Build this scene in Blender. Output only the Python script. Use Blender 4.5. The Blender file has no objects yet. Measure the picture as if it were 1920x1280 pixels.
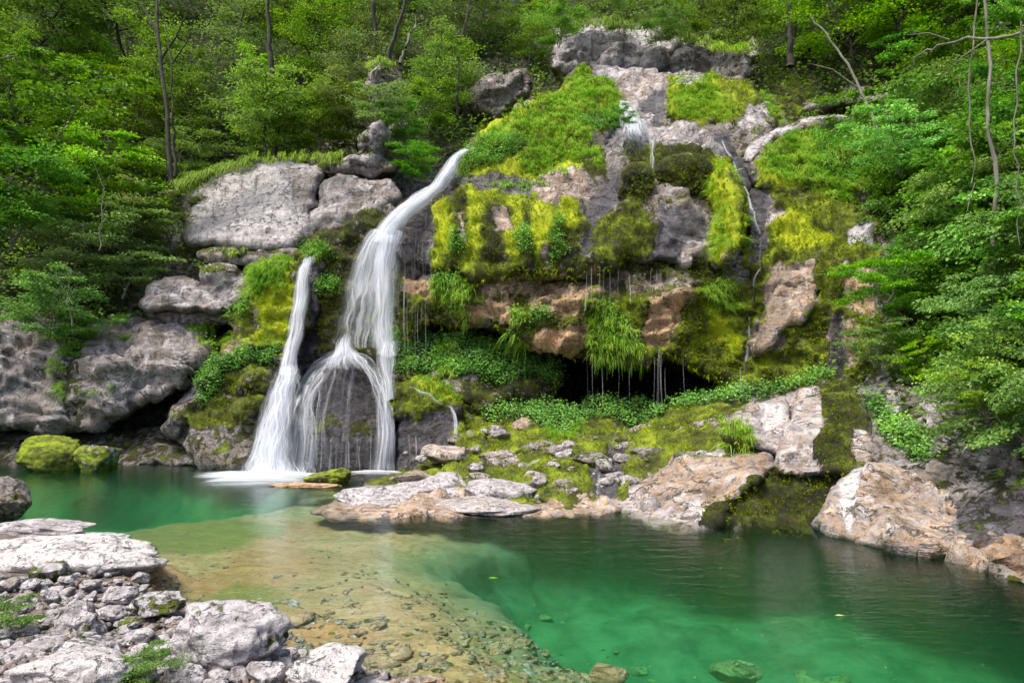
import bpy, math, random
import numpy as np
from math import radians, pi, sin, cos
random.seed(7); R = np.random.RandomState(11)
S = bpy.context.scene
COL = S.collection
# ------------------------------------------------------------------ camera, light, exposure
F, HX, HY, CH = 1280.0, 960.0, 695.0, 3.0          # focal length (px of a 1920 px frame), principal point, eye height
cd = bpy.data.cameras.new('camera'); cam = bpy.data.objects.new('camera', cd); COL.objects.link(cam)
cd.sensor_width = 36; cd.lens = 24; cam.location = (0, 0, CH); cam.rotation_euler = (pi/2, 0, 0)
cd.shift_y = (HY-640)/1920; cd.clip_end = 400; S.camera = cam
w = bpy.data.worlds.new('World'); S.world = w; w.use_nodes = True
nt = w.node_tree; bgn = nt.nodes['Background']; sky = nt.nodes.new('ShaderNodeTexSky')
sky.sky_type = 'NISHITA'; sky.sun_disc = False
SUN_EL, SUN_AZ = radians(64), radians(236)          # azimuth measured from +Y clockwise: behind the viewer, a little left
sky.sun_elevation = SUN_EL; sky.sun_rotation = SUN_AZ; sky.dust_density = 4; sky.air_density = .6; sky.ozone_density = .6
nt.links.new(sky.outputs[0], bgn.inputs[0]); bgn.inputs[1].default_value = 0.15
sl = bpy.data.lights.new('sun', 'SUN'); sl.energy = 2.0; sl.angle = radians(22); sl.color = (1, .96, .88)
sun = bpy.data.objects.new('sun', sl); COL.objects.link(sun); sun.rotation_euler = (pi/2-SUN_EL, 0, pi-SUN_AZ)
vs = S.view_settings; vs.view_transform = 'Standard'; vs.look = 'None'; vs.gamma = 1; vs.exposure = 1.2
S.cycles.max_bounces = 6; S.cycles.diffuse_bounces = 3; S.cycles.glossy_bounces = 3; S.cycles.transmission_bounces = 3
S.cycles.transparent_max_bounces = 24; S.cycles.volume_bounces = 0; S.cycles.use_denoising = True
S.cycles.caustics_reflective = False; S.cycles.caustics_refractive = False; S.cycles.sample_clamp_indirect = 4
# ------------------------------------------------------------------ helpers
def ray(px, py, Y):
    px = np.asarray(px, float); py = np.asarray(py, float); Y = np.asarray(Y, float)*np.ones_like(px)
    return np.stack([(px-HX)/F*Y, Y, CH+(HY-py)/F*Y], -1)
def topx(P): return HX+P[..., 0]/P[..., 1]*F, HY-(P[..., 2]-CH)/P[..., 1]*F
def ground(px, py, z=0.0):
    Y = (CH-z)*F/(np.asarray(py, float)-HY); return ray(px, py, Y)
PERM = np.random.RandomState(3).permutation(256); PERM = np.concatenate([PERM, PERM, PERM])
GR = np.random.RandomState(5).normal(size=(256, 3)); GR /= np.linalg.norm(GR, axis=1)[:, None]
def perlin(P):
    i = np.floor(P).astype(np.int64); f = P-i; i &= 255; u = f*f*f*(f*(f*6-15)+10); out = 0
    for dx in (0, 1):
        wx = u[..., 0] if dx else 1-u[..., 0]
        for dy in (0, 1):
            wy = u[..., 1] if dy else 1-u[..., 1]
            for dz in (0, 1):
                wz = u[..., 2] if dz else 1-u[..., 2]
                h = PERM[PERM[PERM[(i[..., 0]+dx) & 255]+((i[..., 1]+dy) & 255)]+((i[..., 2]+dz) & 255)]
                g = GR[h]; out = out+wx*wy*wz*(g[..., 0]*(f[..., 0]-dx)+g[..., 1]*(f[..., 1]-dy)+g[..., 2]*(f[..., 2]-dz))
    return out*1.6
def fbm(P, scale, octs=4, seed=0, gain=.5):
    o = 0; a = 1; s = 0; Q = P/scale+seed*17.31
    for k in range(octs): o = o+a*perlin(Q); s += a; a *= gain; Q = Q*2.03+5.1
    return o/s
def ridged(P, scale, octs=4, seed=0):
    o = 0; a = 1; s = 0; Q = P/scale+seed*13.7
    for k in range(octs): o = o+a*(1-2*np.abs(perlin(Q))); s += a; a *= .5; Q = Q*2.1+3.3
    return o/s
def facets(P, scale, seed):
    Q = P/scale+seed*7.7; I = np.floor(Q).astype(np.int64); d1 = np.full(Q.shape[:-1], 9.); d2 = d1.copy(); v1 = np.zeros(Q.shape[:-1]); v2 = v1.copy()
    for dx in (-1, 0, 1):
        for dy in (-1, 0, 1):
            for dz in (-1, 0, 1):
                J = I+np.array([dx, dy, dz]); h = PERM[PERM[PERM[J[..., 0] & 255]+(J[..., 1] & 255)]+(J[..., 2] & 255)]
                c = J+.5+.45*GR[h]; D = Q-c; dd = np.linalg.norm(D, axis=-1); v = (D*GR[(h*7+3) & 255]).sum(-1)+.5*GR[(h*5+1) & 255, 0]
                n = dd < d1; m = (~n) & (dd < d2); d2 = np.where(n, d1, np.where(m, dd, d2)); v2 = np.where(n, v1, np.where(m, v, v2)); v1 = np.where(n, v, v1); d1 = np.where(n, dd, d1)
    w_ = .5*np.clip(1-(d2-d1)/.12, 0, 1); return v1*(1-w_)+v2*w_-.12*np.clip(1-(d2-d1)/.06, 0, 1)
def sstep(a, b, x): t = np.clip((x-a)/(b-a), 0, 1); return t*t*(3-2*t)
def tps(ctrl):
    C = np.array(ctrl, float); X = C[:, :2]/300.; n = len(X)
    d = np.linalg.norm(X[:, None]-X[None], axis=2); K = np.where(d > 0, d*d*np.log(d+1e-12), 0)+np.eye(n)*.02
    A = np.zeros((n+3, n+3)); A[:n, :n] = K; A[:n, n:] = np.c_[np.ones(n), X]; A[n:, :n] = A[:n, n:].T
    wt = np.linalg.lstsq(A, np.r_[C[:, 2], 0, 0, 0], rcond=None)[0]
    def f(px, py):
        q = np.stack([np.asarray(px, float), np.asarray(py, float)], -1)/300.
        o = wt[n]+wt[n+1]*q[..., 0]+wt[n+2]*q[..., 1]
        for k in range(n):
            d2 = (q[..., 0]-X[k, 0])**2+(q[..., 1]-X[k, 1])**2; o = o+wt[k]*.5*d2*np.log(d2+1e-12)
        return o
    return f
def segdist(px, py, poly):
    A = poly; B = np.roll(poly, -1, 0); best = np.full(px.shape, 1e18); nx = np.zeros_like(px); ny = np.zeros_like(px)
    ins = np.zeros(px.shape, bool)
    for (ax, ay), (bx, by) in zip(A, B):
        dx, dy = bx-ax, by-ay; L = dx*dx+dy*dy+1e-12; t = np.clip(((px-ax)*dx+(py-ay)*dy)/L, 0, 1)
        cx, cy = ax+t*dx, ay+t*dy; d = (px-cx)**2+(py-cy)**2; m = d < best
        best = np.where(m, d, best); nx = np.where(m, cx, nx); ny = np.where(m, cy, ny)
        if ay != by: ins ^= ((ay > py) != (by > py)) & (px < (bx-ax)*(py-ay)/(by-ay)+ax)
    return np.sqrt(best), ins, nx, ny
def chaikin(p, n=2):
    p = np.array(p, float)
    for _ in range(n):
        q = np.roll(p, -1, 0); p = np.stack([.75*p+.25*q, .25*p+.75*q], 1).reshape(-1, 2)
    return p
def mesh_np(name, V, faces, smooth=True):
    """faces: list of (F,k) int arrays"""
    me = bpy.data.meshes.new(name); V = np.asarray(V, np.float32)
    me.vertices.add(len(V)); me.vertices.foreach_set('co', V.ravel())
    faces = [np.asarray(f, np.int32) for f in faces if len(f)]
    li = np.concatenate([f.ravel() for f in faces]); tot = np.concatenate([np.full(len(f), f.shape[1], np.int32) for f in faces])
    me.loops.add(len(li)); me.loops.foreach_set('vertex_index', li)
    me.polygons.add(len(tot)); st = np.concatenate([[0], np.cumsum(tot)[:-1]]).astype(np.int32)
    me.polygons.foreach_set('loop_start', st); me.polygons.foreach_set('loop_total', tot)
    me.polygons.foreach_set('use_smooth', np.full(len(tot), smooth)); me.update(calc_edges=True)
    return me
def vattr(me, name, arr):
    a = me.attributes.new(name, 'FLOAT_COLOR', 'POINT'); c = np.ones((len(arr), 4), np.float32); c[:, :arr.shape[1]] = arr
    a.data.foreach_set('color', c.ravel())
def obj(name, me, mat=None, parent=None, loc=None):
    o = bpy.data.objects.new(name, me); COL.objects.link(o)
    if mat and not me.materials: me.materials.append(mat)
    if parent: o.parent = parent
    if loc is not None: o.location = [float(a) for a in loc]
    return o
def tag(o, label=None, cat=None, group=None, kind=None):
    if label: o['label'] = label
    if cat: o['category'] = cat
    if group: o['group'] = group
    if kind: o['kind'] = kind
    return o
def empty(name, loc, rz=0):
    o = bpy.data.objects.new(name, None); COL.objects.link(o); o.location = [float(a) for a in loc]; o.rotation_euler = (0, 0, rz); return o
def copy_tree(o):
    c = o.copy(); COL.objects.link(c)
    for ch in KIDS.get(o.name, []):
        d = ch.copy(); COL.objects.link(d); d.parent = c
    return c
KIDS = {}
# ------------------------------------------------------------------ materials
class NT:
    def __init__(s, name):
        s.m = bpy.data.materials.new(name); s.m.use_nodes = True; s.t = s.m.node_tree; s.t.nodes.clear()
    def n(s, ty, ins=None, **kw):
        nd = s.t.nodes.new('ShaderNode'+ty)
        for k, v in kw.items(): setattr(nd, k, v)
        for k, v in (ins or {}).items():
            if isinstance(v, bpy.types.NodeSocket): s.t.links.new(v, nd.inputs[k])
            elif isinstance(v, bpy.types.Node): s.t.links.new(v.outputs[0], nd.inputs[k])
            else: nd.inputs[k].default_value = v
        return nd
    def math(s, op, a, b=0.0, c=None):
        i = {0: a, 1: b}
        if c is not None: i[2] = c
        return s.n('Math', i, operation=op).outputs[0]
    def mix(s, f, a, b, bt='MIX'):
        c4 = lambda v: v if isinstance(v, (bpy.types.NodeSocket, bpy.types.Node)) else (*v, 1)
        return s.n('Mix', {0: f, 6: c4(a), 7: c4(b)}, data_type='RGBA', blend_type=bt).outputs[2]
    def noise(s, v, sc, det=4, rough=.55, dist=0.0):
        return s.n('TexNoise', {'Vector': v, 'Scale': sc, 'Detail': det, 'Roughness': rough, 'Distortion': dist}).outputs[0]
    def ramp(s, f, *st):
        r = s.n('ValToRGB', {0: f}); e = r.color_ramp.elements
        while len(e) < len(st): e.new(.5)
        for k, (p, c) in enumerate(st): e[k].position = p; e[k].color = (*c, 1) if isinstance(c, tuple) else (c, c, c, 1)
        return r.outputs[0]
    def smooth(s, v, a, b):
        return s.n('MapRange', {0: v, 1: a, 2: b}, interpolation_type='SMOOTHSTEP').outputs[0]
    def out(s, sh, vol=None, disp=None):
        o = s.n('OutputMaterial'); s.t.links.new(sh, o.inputs[0])
        if vol: s.t.links.new(vol, o.inputs[1])
        return s.m
def rock_mat(name, k=1.0, attrs=True, default=(0.1, .2, 0), under=False):
    g = NT(name); geo = g.n('NewGeometry'); P = geo.outputs['Position']
    tc = P if not under else P
    def ch(n, d):
        if not attrs: return [d]*3 if not isinstance(d, tuple) else list(d)
        a = g.n('Attribute', attribute_name=n); sp = g.n('SeparateColor', {0: a.outputs['Color']}); return [sp.outputs[i] for i in range(3)]
    moss, lime, wet = ch('mA', default); ochre, pale, soil = ch('mB', (0.1, .5, 0))
    nz = g.n('SeparateXYZ', {0: geo.outputs['Normal']}).outputs[2]
    n1 = g.noise(P, .9*k, 6, .6); n2 = g.noise(P, 5*k, 5, .65); n3 = g.noise(P, 24*k, 4, .7); n4 = g.noise(P, 2.3*k, 5, .6, .4)
    mp = g.n('Mapping', {0: P, 3: (3.2*k, 3.2*k, .45*k)}); st = g.noise(mp.outputs[0], 1.4, 5, .6, .3)       # vertical streaks
    mp2 = g.n('Mapping', {0: P, 2: (0, radians(12), 0), 3: (.5*k, .5*k, 4*k)}); bed = g.noise(mp2.outputs[0], 1.1, 5, .65, .5)     # bedding
    base = g.ramp(n2, (.3, (.075, .068, .062)), (.5, (.21, .195, .185)), (.72, (.42, .39, .375)))
    base = g.mix(g.smooth(n1, .35, .65), base, g.ramp(n3, (.3, (.14, .115, .085)), (.7, (.34, .285, .225))))
    pc = g.ramp(g.math('ADD', g.math('MULTIPLY', n4, .6), g.math('MULTIPLY', n2, .4)), (.3, (.16, .148, .15)), (.46, (.37, .345, .345)), (.62, (.58, .545, .54)))
    pc = g.mix(g.smooth(pale, .95, 1.4), pc, g.ramp(n2, (.35, (.42, .39, .37)), (.6, (.66, .63, .6))))
    pc = g.mix(g.math('MULTIPLY', g.smooth(n3, .52, .7), .7), pc, (.1, .085, .08))
    col = g.mix(g.smooth(g.math('ADD', pale, g.math('MULTIPLY', g.math('SUBTRACT', n4, .5), 1.5)), .2, .85), base, pc)
    oc = g.ramp(g.math('ADD', g.math('MULTIPLY', n4, .55), g.math('MULTIPLY', st, .45)), (.3, (.14, .075, .035)), (.43, (.34, .2, .1)), (.56, (.52, .35, .19)), (.7, (.6, .47, .31)))
    col = g.mix(g.smooth(g.math('ADD', ochre, g.math('MULTIPLY', g.math('SUBTRACT', n2, .5), 1.6)), .3, .85), col, oc)
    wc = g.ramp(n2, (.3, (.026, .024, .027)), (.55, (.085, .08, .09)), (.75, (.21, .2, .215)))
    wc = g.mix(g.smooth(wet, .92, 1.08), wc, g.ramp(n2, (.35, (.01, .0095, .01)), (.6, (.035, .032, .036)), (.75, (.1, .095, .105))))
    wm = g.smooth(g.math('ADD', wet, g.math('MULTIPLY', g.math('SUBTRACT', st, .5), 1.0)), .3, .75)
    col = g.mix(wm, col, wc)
    col = g.mix(g.math('MULTIPLY', g.smooth(st, .53, .66), .75), col, g.mix(.75, col, (.05, .042, .035)))     # seep stains
    crack = g.n('TexVoronoi', {'Vector': g.n('Mapping', {0: g.n('Mix', {0: .12, 4: P, 5: g.n('TexNoise', {'Vector': P, 'Scale': 1.6*k}).outputs[1]}, data_type='VECTOR').outputs[1], 3: (.9*k, .9*k, 1.6*k)}).outputs[0], 'Scale': .8}, feature='DISTANCE_TO_EDGE').outputs[0]
    ck = g.math('MULTIPLY', g.math('SUBTRACT', 1, g.smooth(crack, 0.0, .035)), g.smooth(n2, .5, .62))
    col = g.mix(g.math('MULTIPLY', ck, g.math('MULTIPLY', g.smooth(n1, .42, .6), .7)), col, (.04, .033, .028))
    vn = g.noise(g.n('Mapping', {0: P, 2: (.3, .5, 0), 3: (1, 1, 1.9)}).outputs[0], .85*k, 7, .62, .8); vein = g.math('MULTIPLY', g.math('SUBTRACT', 1, g.smooth(g.math('ABSOLUTE', g.math('SUBTRACT', vn, .5)), 0.0, .014)), g.smooth(n4, .4, .55))
    pit = g.smooth(g.noise(P, 15*k, 3, .75), .6, .72)
    col = g.mix(g.math('MULTIPLY', vein, .75), col, (.03, .025, .02)); col = g.mix(g.math('MULTIPLY', pit, .55), col, (.055, .045, .035))
    blot = g.smooth(g.math('ADD', g.math('MULTIPLY', n2, .5), g.math('MULTIPLY', n1, .5)), .53, .6); col = g.mix(g.math('MULTIPLY', blot, .5), col, (.085, .068, .05))
    # moss
    mn = g.noise(P, 3.4*k, 7, .68, .2); mf = g.noise(P, 46*k, 3, .7); ml = g.noise(P, 1.5*k, 7, .72)
    mv = g.math('ADD', g.math('ADD', moss, g.math('MULTIPLY', g.math('SUBTRACT', mn, .5), 2.1)), g.math('MULTIPLY', g.math('SUBTRACT', nz, .2), .14))
    mm = g.smooth(mv, .47, .58)
    lv = g.math('ADD', g.math('ADD', g.math('MULTIPLY', lime, .9), g.math('MULTIPLY', g.math('SUBTRACT', ml, .5), 2.2)), g.math('MULTIPLY', g.math('SUBTRACT', mf, .5), .55))
    lv = g.math('ADD', lv, g.math('MULTIPLY', nz, .12))
    mc = g.ramp(lv, (0, (.02, .024, .004)), (.22, (.055, .06, .006)), (.45, (.14, .18, .01)), (.7, (.32, .42, .012)), (1, (.56, .62, .02)))
    mc = g.mix(g.math('MULTIPLY', g.smooth(n4, .5, .75), .4), mc, (.1, .07, .02))
    col = g.mix(mm, col, mc)
    col = g.mix(g.smooth(g.math('ADD', soil, g.math('MULTIPLY', g.math('SUBTRACT', n2, .5), .8)), .4, .7), col, (.03, .045, .01))
    rough = g.n('MapRange', {0: g.math('MULTIPLY', wm, g.math('SUBTRACT', 1, mm)), 3: .85, 4: .3}).outputs[0]
    h = g.math('ADD', g.math('ADD', g.math('MULTIPLY', n2, .5), g.math('MULTIPLY', n3, .22)), g.math('MULTIPLY', bed, .35))
    h = g.math('ADD', h, g.math('MULTIPLY', n4, .4)); h = g.math('SUBTRACT', h, g.math('ADD', g.math('MULTIPLY', pit, .12), g.math('MULTIPLY', vein, .35)))
    hm = g.math('ADD', g.math('MULTIPLY', mn, .9), g.math('ADD', g.math('MULTIPLY', mf, .55), .35))
    hh = g.n('Mix', {0: mm, 2: h, 3: hm}, data_type='FLOAT').outputs[0]
    bp = g.n('Bump', {'Height': hh, 'Strength': 1.0, 'Distance': .22/k})
    b = g.n('BsdfPrincipled', {'Base Color': col, 'Roughness': rough, 'Normal': bp.outputs[0], 'Specular IOR Level': .35})
    return g.out(b.outputs[0])
ROCK = rock_mat('limestone_and_moss')
STONE = rock_mat('pool_stone', 2.2)
def leaf_mat(name, c0, c1, c2, trans=.35, rough=.5):
    g = NT(name); a = g.n('Attribute', attribute_name='tint'); oi = g.n('ObjectInfo')
    sp = g.n('SeparateColor', {0: a.outputs['Color']})
    v = g.math('ADD', g.math('MULTIPLY', sp.outputs[0], .65), g.math('MULTIPLY', oi.outputs['Random'], .35))
    c = g.ramp(v, (0.05, c0), (.5, c1), (.95, c2))
    hs = g.n('HueSaturation', {'Color': c, 'Hue': g.math('ADD', .467, g.math('MULTIPLY', oi.outputs['Random'], .04)), 'Saturation': g.math('SUBTRACT', 1.2, g.math('MULTIPLY', g.math('FRACT', g.math('MULTIPLY', oi.outputs['Random'], 7.3)), .3)), 'Value': g.math('MULTIPLY', g.math('ADD', .75, g.math('MULTIPLY', sp.outputs[1], .5)), g.math('ADD', .85, g.math('MULTIPLY', g.math('FRACT', g.math('MULTIPLY', oi.outputs['Random'], 13.7)), .75)))})
    d = g.n('BsdfPrincipled', {'Base Color': hs.outputs[0], 'Roughness': rough, 'Specular IOR Level': .18})
    t = g.n('BsdfTranslucent', {'Color': g.mix(1, hs.outputs[0], (1.25, 1.35, .6), 'MULTIPLY')})
    return g.out(g.n('MixShader', {0: trans, 1: d.outputs[0], 2: t.outputs[0]}).outputs[0])
LEAF = leaf_mat('beech_leaves', (.05, .115, .016), (.125, .25, .03), (.29, .45, .065))
LEAFB = leaf_mat('bank_leaves', (.04, .12, .018), (.09, .24, .035), (.22, .42, .07))
LEAFG = leaf_mat('grey_green_leaves', (.06, .1, .03), (.13, .2, .06), (.26, .35, .12))
UNDER = leaf_mat('shade_toned_undergrowth', (.02, .045, .008), (.05, .1, .014), (.16, .27, .035))  # leaf colour darkened so the gaps between the trees look shaded
HERB = leaf_mat('herb_leaves', (.03, .14, .02), (.07, .28, .03), (.17, .44, .05), .25)
GRASS = leaf_mat('grass_blades', (.05, .12, .015), (.13, .26, .035), (.36, .44, .12), .3)
MOSSB = leaf_mat('moss_strands', (.05, .06, .005), (.15, .2, .01), (.44, .52, .02), .2, .8)
FLOWER = leaf_mat('white_blossom', (.6, .62, .5), (.75, .77, .66), (.8, .8, .75), .2)
def bark(name, a, b):
    g = NT(name); P = g.n('TexCoord').outputs['Object']; n = g.noise(g.n('Mapping', {0: P, 3: (8, 8, 2)}).outputs[0], 2, 5, .7)
    m = g.noise(P, 1.3, 4); c = g.mix(g.smooth(m, .5, .65), g.ramp(n, (.3, a), (.7, b)), (.06, .08, .02))
    bp = g.n('Bump', {'Height': n, 'Strength': .6, 'Distance': .03})
    return g.out(g.n('BsdfPrincipled', {'Base Color': c, 'Roughness': .9, 'Normal': bp.outputs[0]}).outputs[0])
BARK = bark('dark_bark', (.012, .011, .009), (.05, .043, .033))
BARKP = bark('pale_bark', (.07, .065, .05), (.22, .21, .17))
def fall_mat(name, dens=1.0, fine=14.0):
    g = NT(name); uv = g.n('UVMap').outputs[0]; a = g.n('SeparateColor', {0: g.n('Attribute', attribute_name='dens').outputs['Color']})
    m = g.n('Mapping', {0: uv, 3: (fine, .22, 1)}).outputs[0]; n1 = g.noise(m, 1, 5, .62, .25)
    m2 = g.n('Mapping', {0: uv, 3: (fine*.33, .3, 1)}).outputs[0]; n2 = g.noise(m2, 1, 4, .55, .4)
    s = g.math('ADD', g.math('MULTIPLY', g.math('SUBTRACT', n1, .5), 1.45), g.math('MULTIPLY', g.math('SUBTRACT', n2, .5), 1.5))
    al = g.smooth(g.math('ADD', g.math('MULTIPLY', a.outputs[0], .85), s), .12, 1.15)
    al = g.math('MAXIMUM', al, g.math('MULTIPLY', g.math('MULTIPLY', a.outputs[0], a.outputs[0]), g.math('ADD', .12, g.math('MULTIPLY', n2, .5))))
    al = g.math('MULTIPLY', g.math('MULTIPLY', al, g.smooth(a.outputs[0], 0, .35)), dens)
    wc = g.ramp(n1, (.32, (.36, .42, .5)), (.62, (.9, .92, .95)))
    d = g.n('BsdfDiffuse', {'Color': wc}); t = g.n('BsdfTranslucent', {'Color': wc})
    mx = g.n('MixShader', {0: .4, 1: d.outputs[0], 2: t.outputs[0]}); tr = g.n('BsdfTransparent')
    return g.out(g.n('MixShader', {0: al, 1: tr.outputs[0], 2: mx.outputs[0]}).outputs[0])
FALL = fall_mat('falling_water', .72); THIN = fall_mat('trickling_water', .6, 30)
# ------------------------------------------------------------------ what the rock surfaces are made of (moss, wet stone, ochre, pale stone, soil, herbs, grass), with cave and hollow shade painted in
CHN = ['moss', 'lime', 'wet', 'ochre', 'pale', 'soil', 'herb', 'grass']
GX, GY = np.meshgrid(np.arange(-300, 2301, 4.), np.arange(-120, 1401, 4.))
MAP = np.zeros(GX.shape+(8,)); MAP[..., :5] = (.42, .25, .1, .2, .2)
_wp = np.stack([GX/60, GY/60, GX*0], -1); WX = GX+14*perlin(_wp)+6*perlin(_wp*3+9); WY = GY+14*perlin(_wp+40)+6*perlin(_wp*3+77)
def paint(vals, poly, soft=10):
    p = np.array(poly, float)
    if len(p) == 2 and p.shape[1] == 2: (x0, y0), (x1, y1) = p; p = np.array([(x0, y0), (x1, y0), (x1, y1), (x0, y1)])
    x0, y0 = p.min(0)-soft-30; x1, y1 = p.max(0)+soft+30
    j0, j1 = int(max(0, (x0+300)//4)), int((x1+300)//4+2); i0, i1 = int(max(0, (y0+120)//4)), int((y1+120)//4+2)
    sl_ = (slice(i0, i1), slice(j0, j1)); d, ins, _, _ = segdist(WX[sl_], WY[sl_], p)
    m = sstep(-soft, soft, np.where(ins, d, -d))
    for kv in vals.split():
        k, v = kv.split('='); c = CHN.index(k); MAP[sl_+(c,)] += (float(v)-MAP[sl_+(c,)])*m
def sample(px, py):
    x = np.clip((px+300)/4, 0, GX.shape[1]-1.01); y = np.clip((py+120)/4, 0, GX.shape[0]-1.01)
    i, j = y.astype(int), x.astype(int); a, b = (y-i)[..., None], (x-j)[..., None]
    return (MAP[i, j]*(1-a)*(1-b)+MAP[i+1, j]*a*(1-b)+MAP[i, j+1]*(1-a)*b+MAP[i+1, j+1]*a*b)
exec_paint = None
G_ = 'moss=.25 lime=.1 wet=0 ochre=.1 pale=.25'
# hillside
paint('moss=.5 lime=.05 ochre=.2 pale=.1 soil=.7', [(-300, -120), (2300, -120), (2300, 560), (1650, 430), (1400, 130), (1050, 130), (850, 300), (700, 230), (560, 300), (330, 380), (250, 600), (-300, 620)], 20)
# left grey cliff
paint('moss=.02 lime=.1 wet=.12 ochre=.08 pale=.42', [(-100, 590), (440, 590), (430, 690), (380, 730), (200, 815), (-100, 815)], 8)
paint('wet=.45 moss=.15 pale=.2', [(20, 640), (45, 640), (60, 800), (30, 800)], 8)
paint('moss=.5 wet=.3', [(125, 620), (150, 620), (175, 700), (160, 810), (130, 810)], 8)
paint('pale=.5 ochre=.28 wet=.05', [(190, 720), (360, 690), (370, 720), (200, 800)], 10)
paint('moss=.7 lime=.1 wet=.3', [(-60, 810), (480, 800), (480, 880), (-60, 880)], 8)
# pale boulder face, left of the fall
paint('moss=-.2 ochre=.03 pale=1.2 wet=0', [(330, 470), (345, 380), (400, 325), (560, 300), (640, 300), (640, 380), (600, 460), (520, 480)], 8)
paint('moss=.05 ochre=.22 pale=.5 wet=.1', [(590, 330), (750, 330), (755, 380), (700, 410), (620, 450), (560, 450)], 10)
paint('wet=.35 pale=.5 moss=.02', [(540, 320), (600, 320), (590, 380), (530, 370)], 12)
paint('moss=.1 ochre=.3 pale=.4', [(370, 465), (560, 465), (560, 505), (400, 495)], 8)
paint('moss=.15 ochre=.15 pale=.65', [(640, 225), (735, 225), (735, 300), (640, 310)], 8)
paint('moss=.15 ochre=.25 pale=.55', [(250, 490), (470, 490), (480, 590), (250, 590)], 10)
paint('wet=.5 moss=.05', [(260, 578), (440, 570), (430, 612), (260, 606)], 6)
# mossy slope beside the left fall
paint('moss=.6 lime=.45 ochre=.5 pale=.3', [(440, 560), (490, 490), (560, 480), (585, 520), (560, 620), (520, 690), (440, 690), (380, 680), (420, 620)], 12)
paint('moss=.85 lime=.85', [(500, 560), (560, 500), (570, 540), (545, 600), (520, 680), (480, 690)], 10)
paint('moss=.72 lime=.35 ochre=.35', [(340, 780), (380, 700), (450, 690), (510, 690), (480, 780), (460, 880), (340, 860)], 12)
paint('soil=.8 moss=.5 herb=.75', [(360, 740), (400, 690), (470, 665), (540, 650), (520, 690), (430, 715), (380, 760)], 8)
paint('grass=.8 soil=.5 herb=.3', [(350, 612), (430, 612), (440, 650), (380, 670)], 8)
paint('grass=.9 soil=.5', [(460, 505), (500, 490), (555, 480), (545, 540), (500, 570), (470, 550)], 8)
paint('grass=.5 soil=.5', [(100, 690), (140, 690), (150, 740), (230, 720), (240, 735), (180, 750), (110, 740)], 8)
# shaded mossy recess
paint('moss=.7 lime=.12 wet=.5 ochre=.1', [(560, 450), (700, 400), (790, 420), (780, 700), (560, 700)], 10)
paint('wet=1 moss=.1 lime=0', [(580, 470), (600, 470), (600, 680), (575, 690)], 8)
paint('herb=.8 soil=.5', [(600, 535), (645, 530), (650, 560), (605, 565)], 6)
# crest: the grassy ridge and the stream bed
paint('moss=.85 lime=.55 soil=0 grass=.6 herb=.12', [(855, 350), (880, 290), (900, 240), (1000, 190), (1080, 150), (1150, 150), (1170, 215), (1140, 260), (1120, 345), (1000, 360)], 8)
paint('moss=1 lime=1 grass=.1', [(895, 252), (930, 232), (1020, 190), (1025, 200), (960, 228), (900, 262)], 5)
paint('herb=.9 grass=.1 soil=.6', [(860, 340), (890, 275), (960, 260), (1000, 280), (970, 300), (920, 320), (880, 350)], 8)
paint('herb=.9 grass=.1 soil=.6', [(1080, 245), (1110, 220), (1155, 225), (1150, 245), (1100, 262)], 6)
paint('moss=.95 lime=.9 grass=.1 herb=.1', [(880, 325), (930, 310), (1000, 330), (1100, 315), (1110, 340), (880, 345)], 8)
paint('moss=.05 wet=.2 ochre=.4 pale=.55 grass=0 herb=0 soil=0 lime=.3', [(1060, 125), (1200, 130), (1330, 140), (1260, 170), (1230, 200), (1240, 240), (1190, 240), (1165, 190), (1140, 145)], 8)
paint('moss=.05 wet=.6 ochre=.15 pale=.4 grass=0 herb=0', [(1110, 270), (1165, 230), (1230, 235), (1260, 270), (1240, 300), (1160, 300), (1120, 290)], 8)
paint('moss=.0 wet=.05 ochre=.3 pale=.6 grass=0 herb=0', [(1210, 238), (1290, 240), (1340, 262), (1370, 310), (1340, 305), (1280, 290), (1240, 290), (1215, 262)], 6)
paint('moss=.9 lime=.8 grass=.55', [(1250, 155), (1330, 150), (1345, 190), (1370, 235), (1270, 235), (1250, 190)], 6)
paint('moss=.9 lime=.6', [(1330, 150), (1400, 150), (1430, 230), (1370, 240)], 8)
paint('pale=.7 moss=.2 ochre=.2', [(1375, 235), (1400, 205), (1450, 195), (1460, 215), (1400, 245)], 6)
paint('wet=.9 moss=0', [(1200, 190), (1245, 180), (1250, 222), (1215, 228)], 6)
# upper cliff band
paint('moss=.05 wet=.1 ochre=.06 pale=.75 soil=0', [(1040, 50), (1190, 50), (1290, 85), (1410, 85), (1410, 155), (1040, 140)], 8)
paint('wet=.2 pale=.45 moss=.3', [(1240, 95), (1400, 95), (1400, 155), (1240, 155)], 8)
paint('pale=.3 moss=.35 soil=0', [(880, 120), (1000, 120), (1000, 220), (880, 220)], 8)
paint('pale=.45 moss=.4 soil=.1', [(680, 110), (745, 110), (740, 235), (690, 235)], 8)
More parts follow.
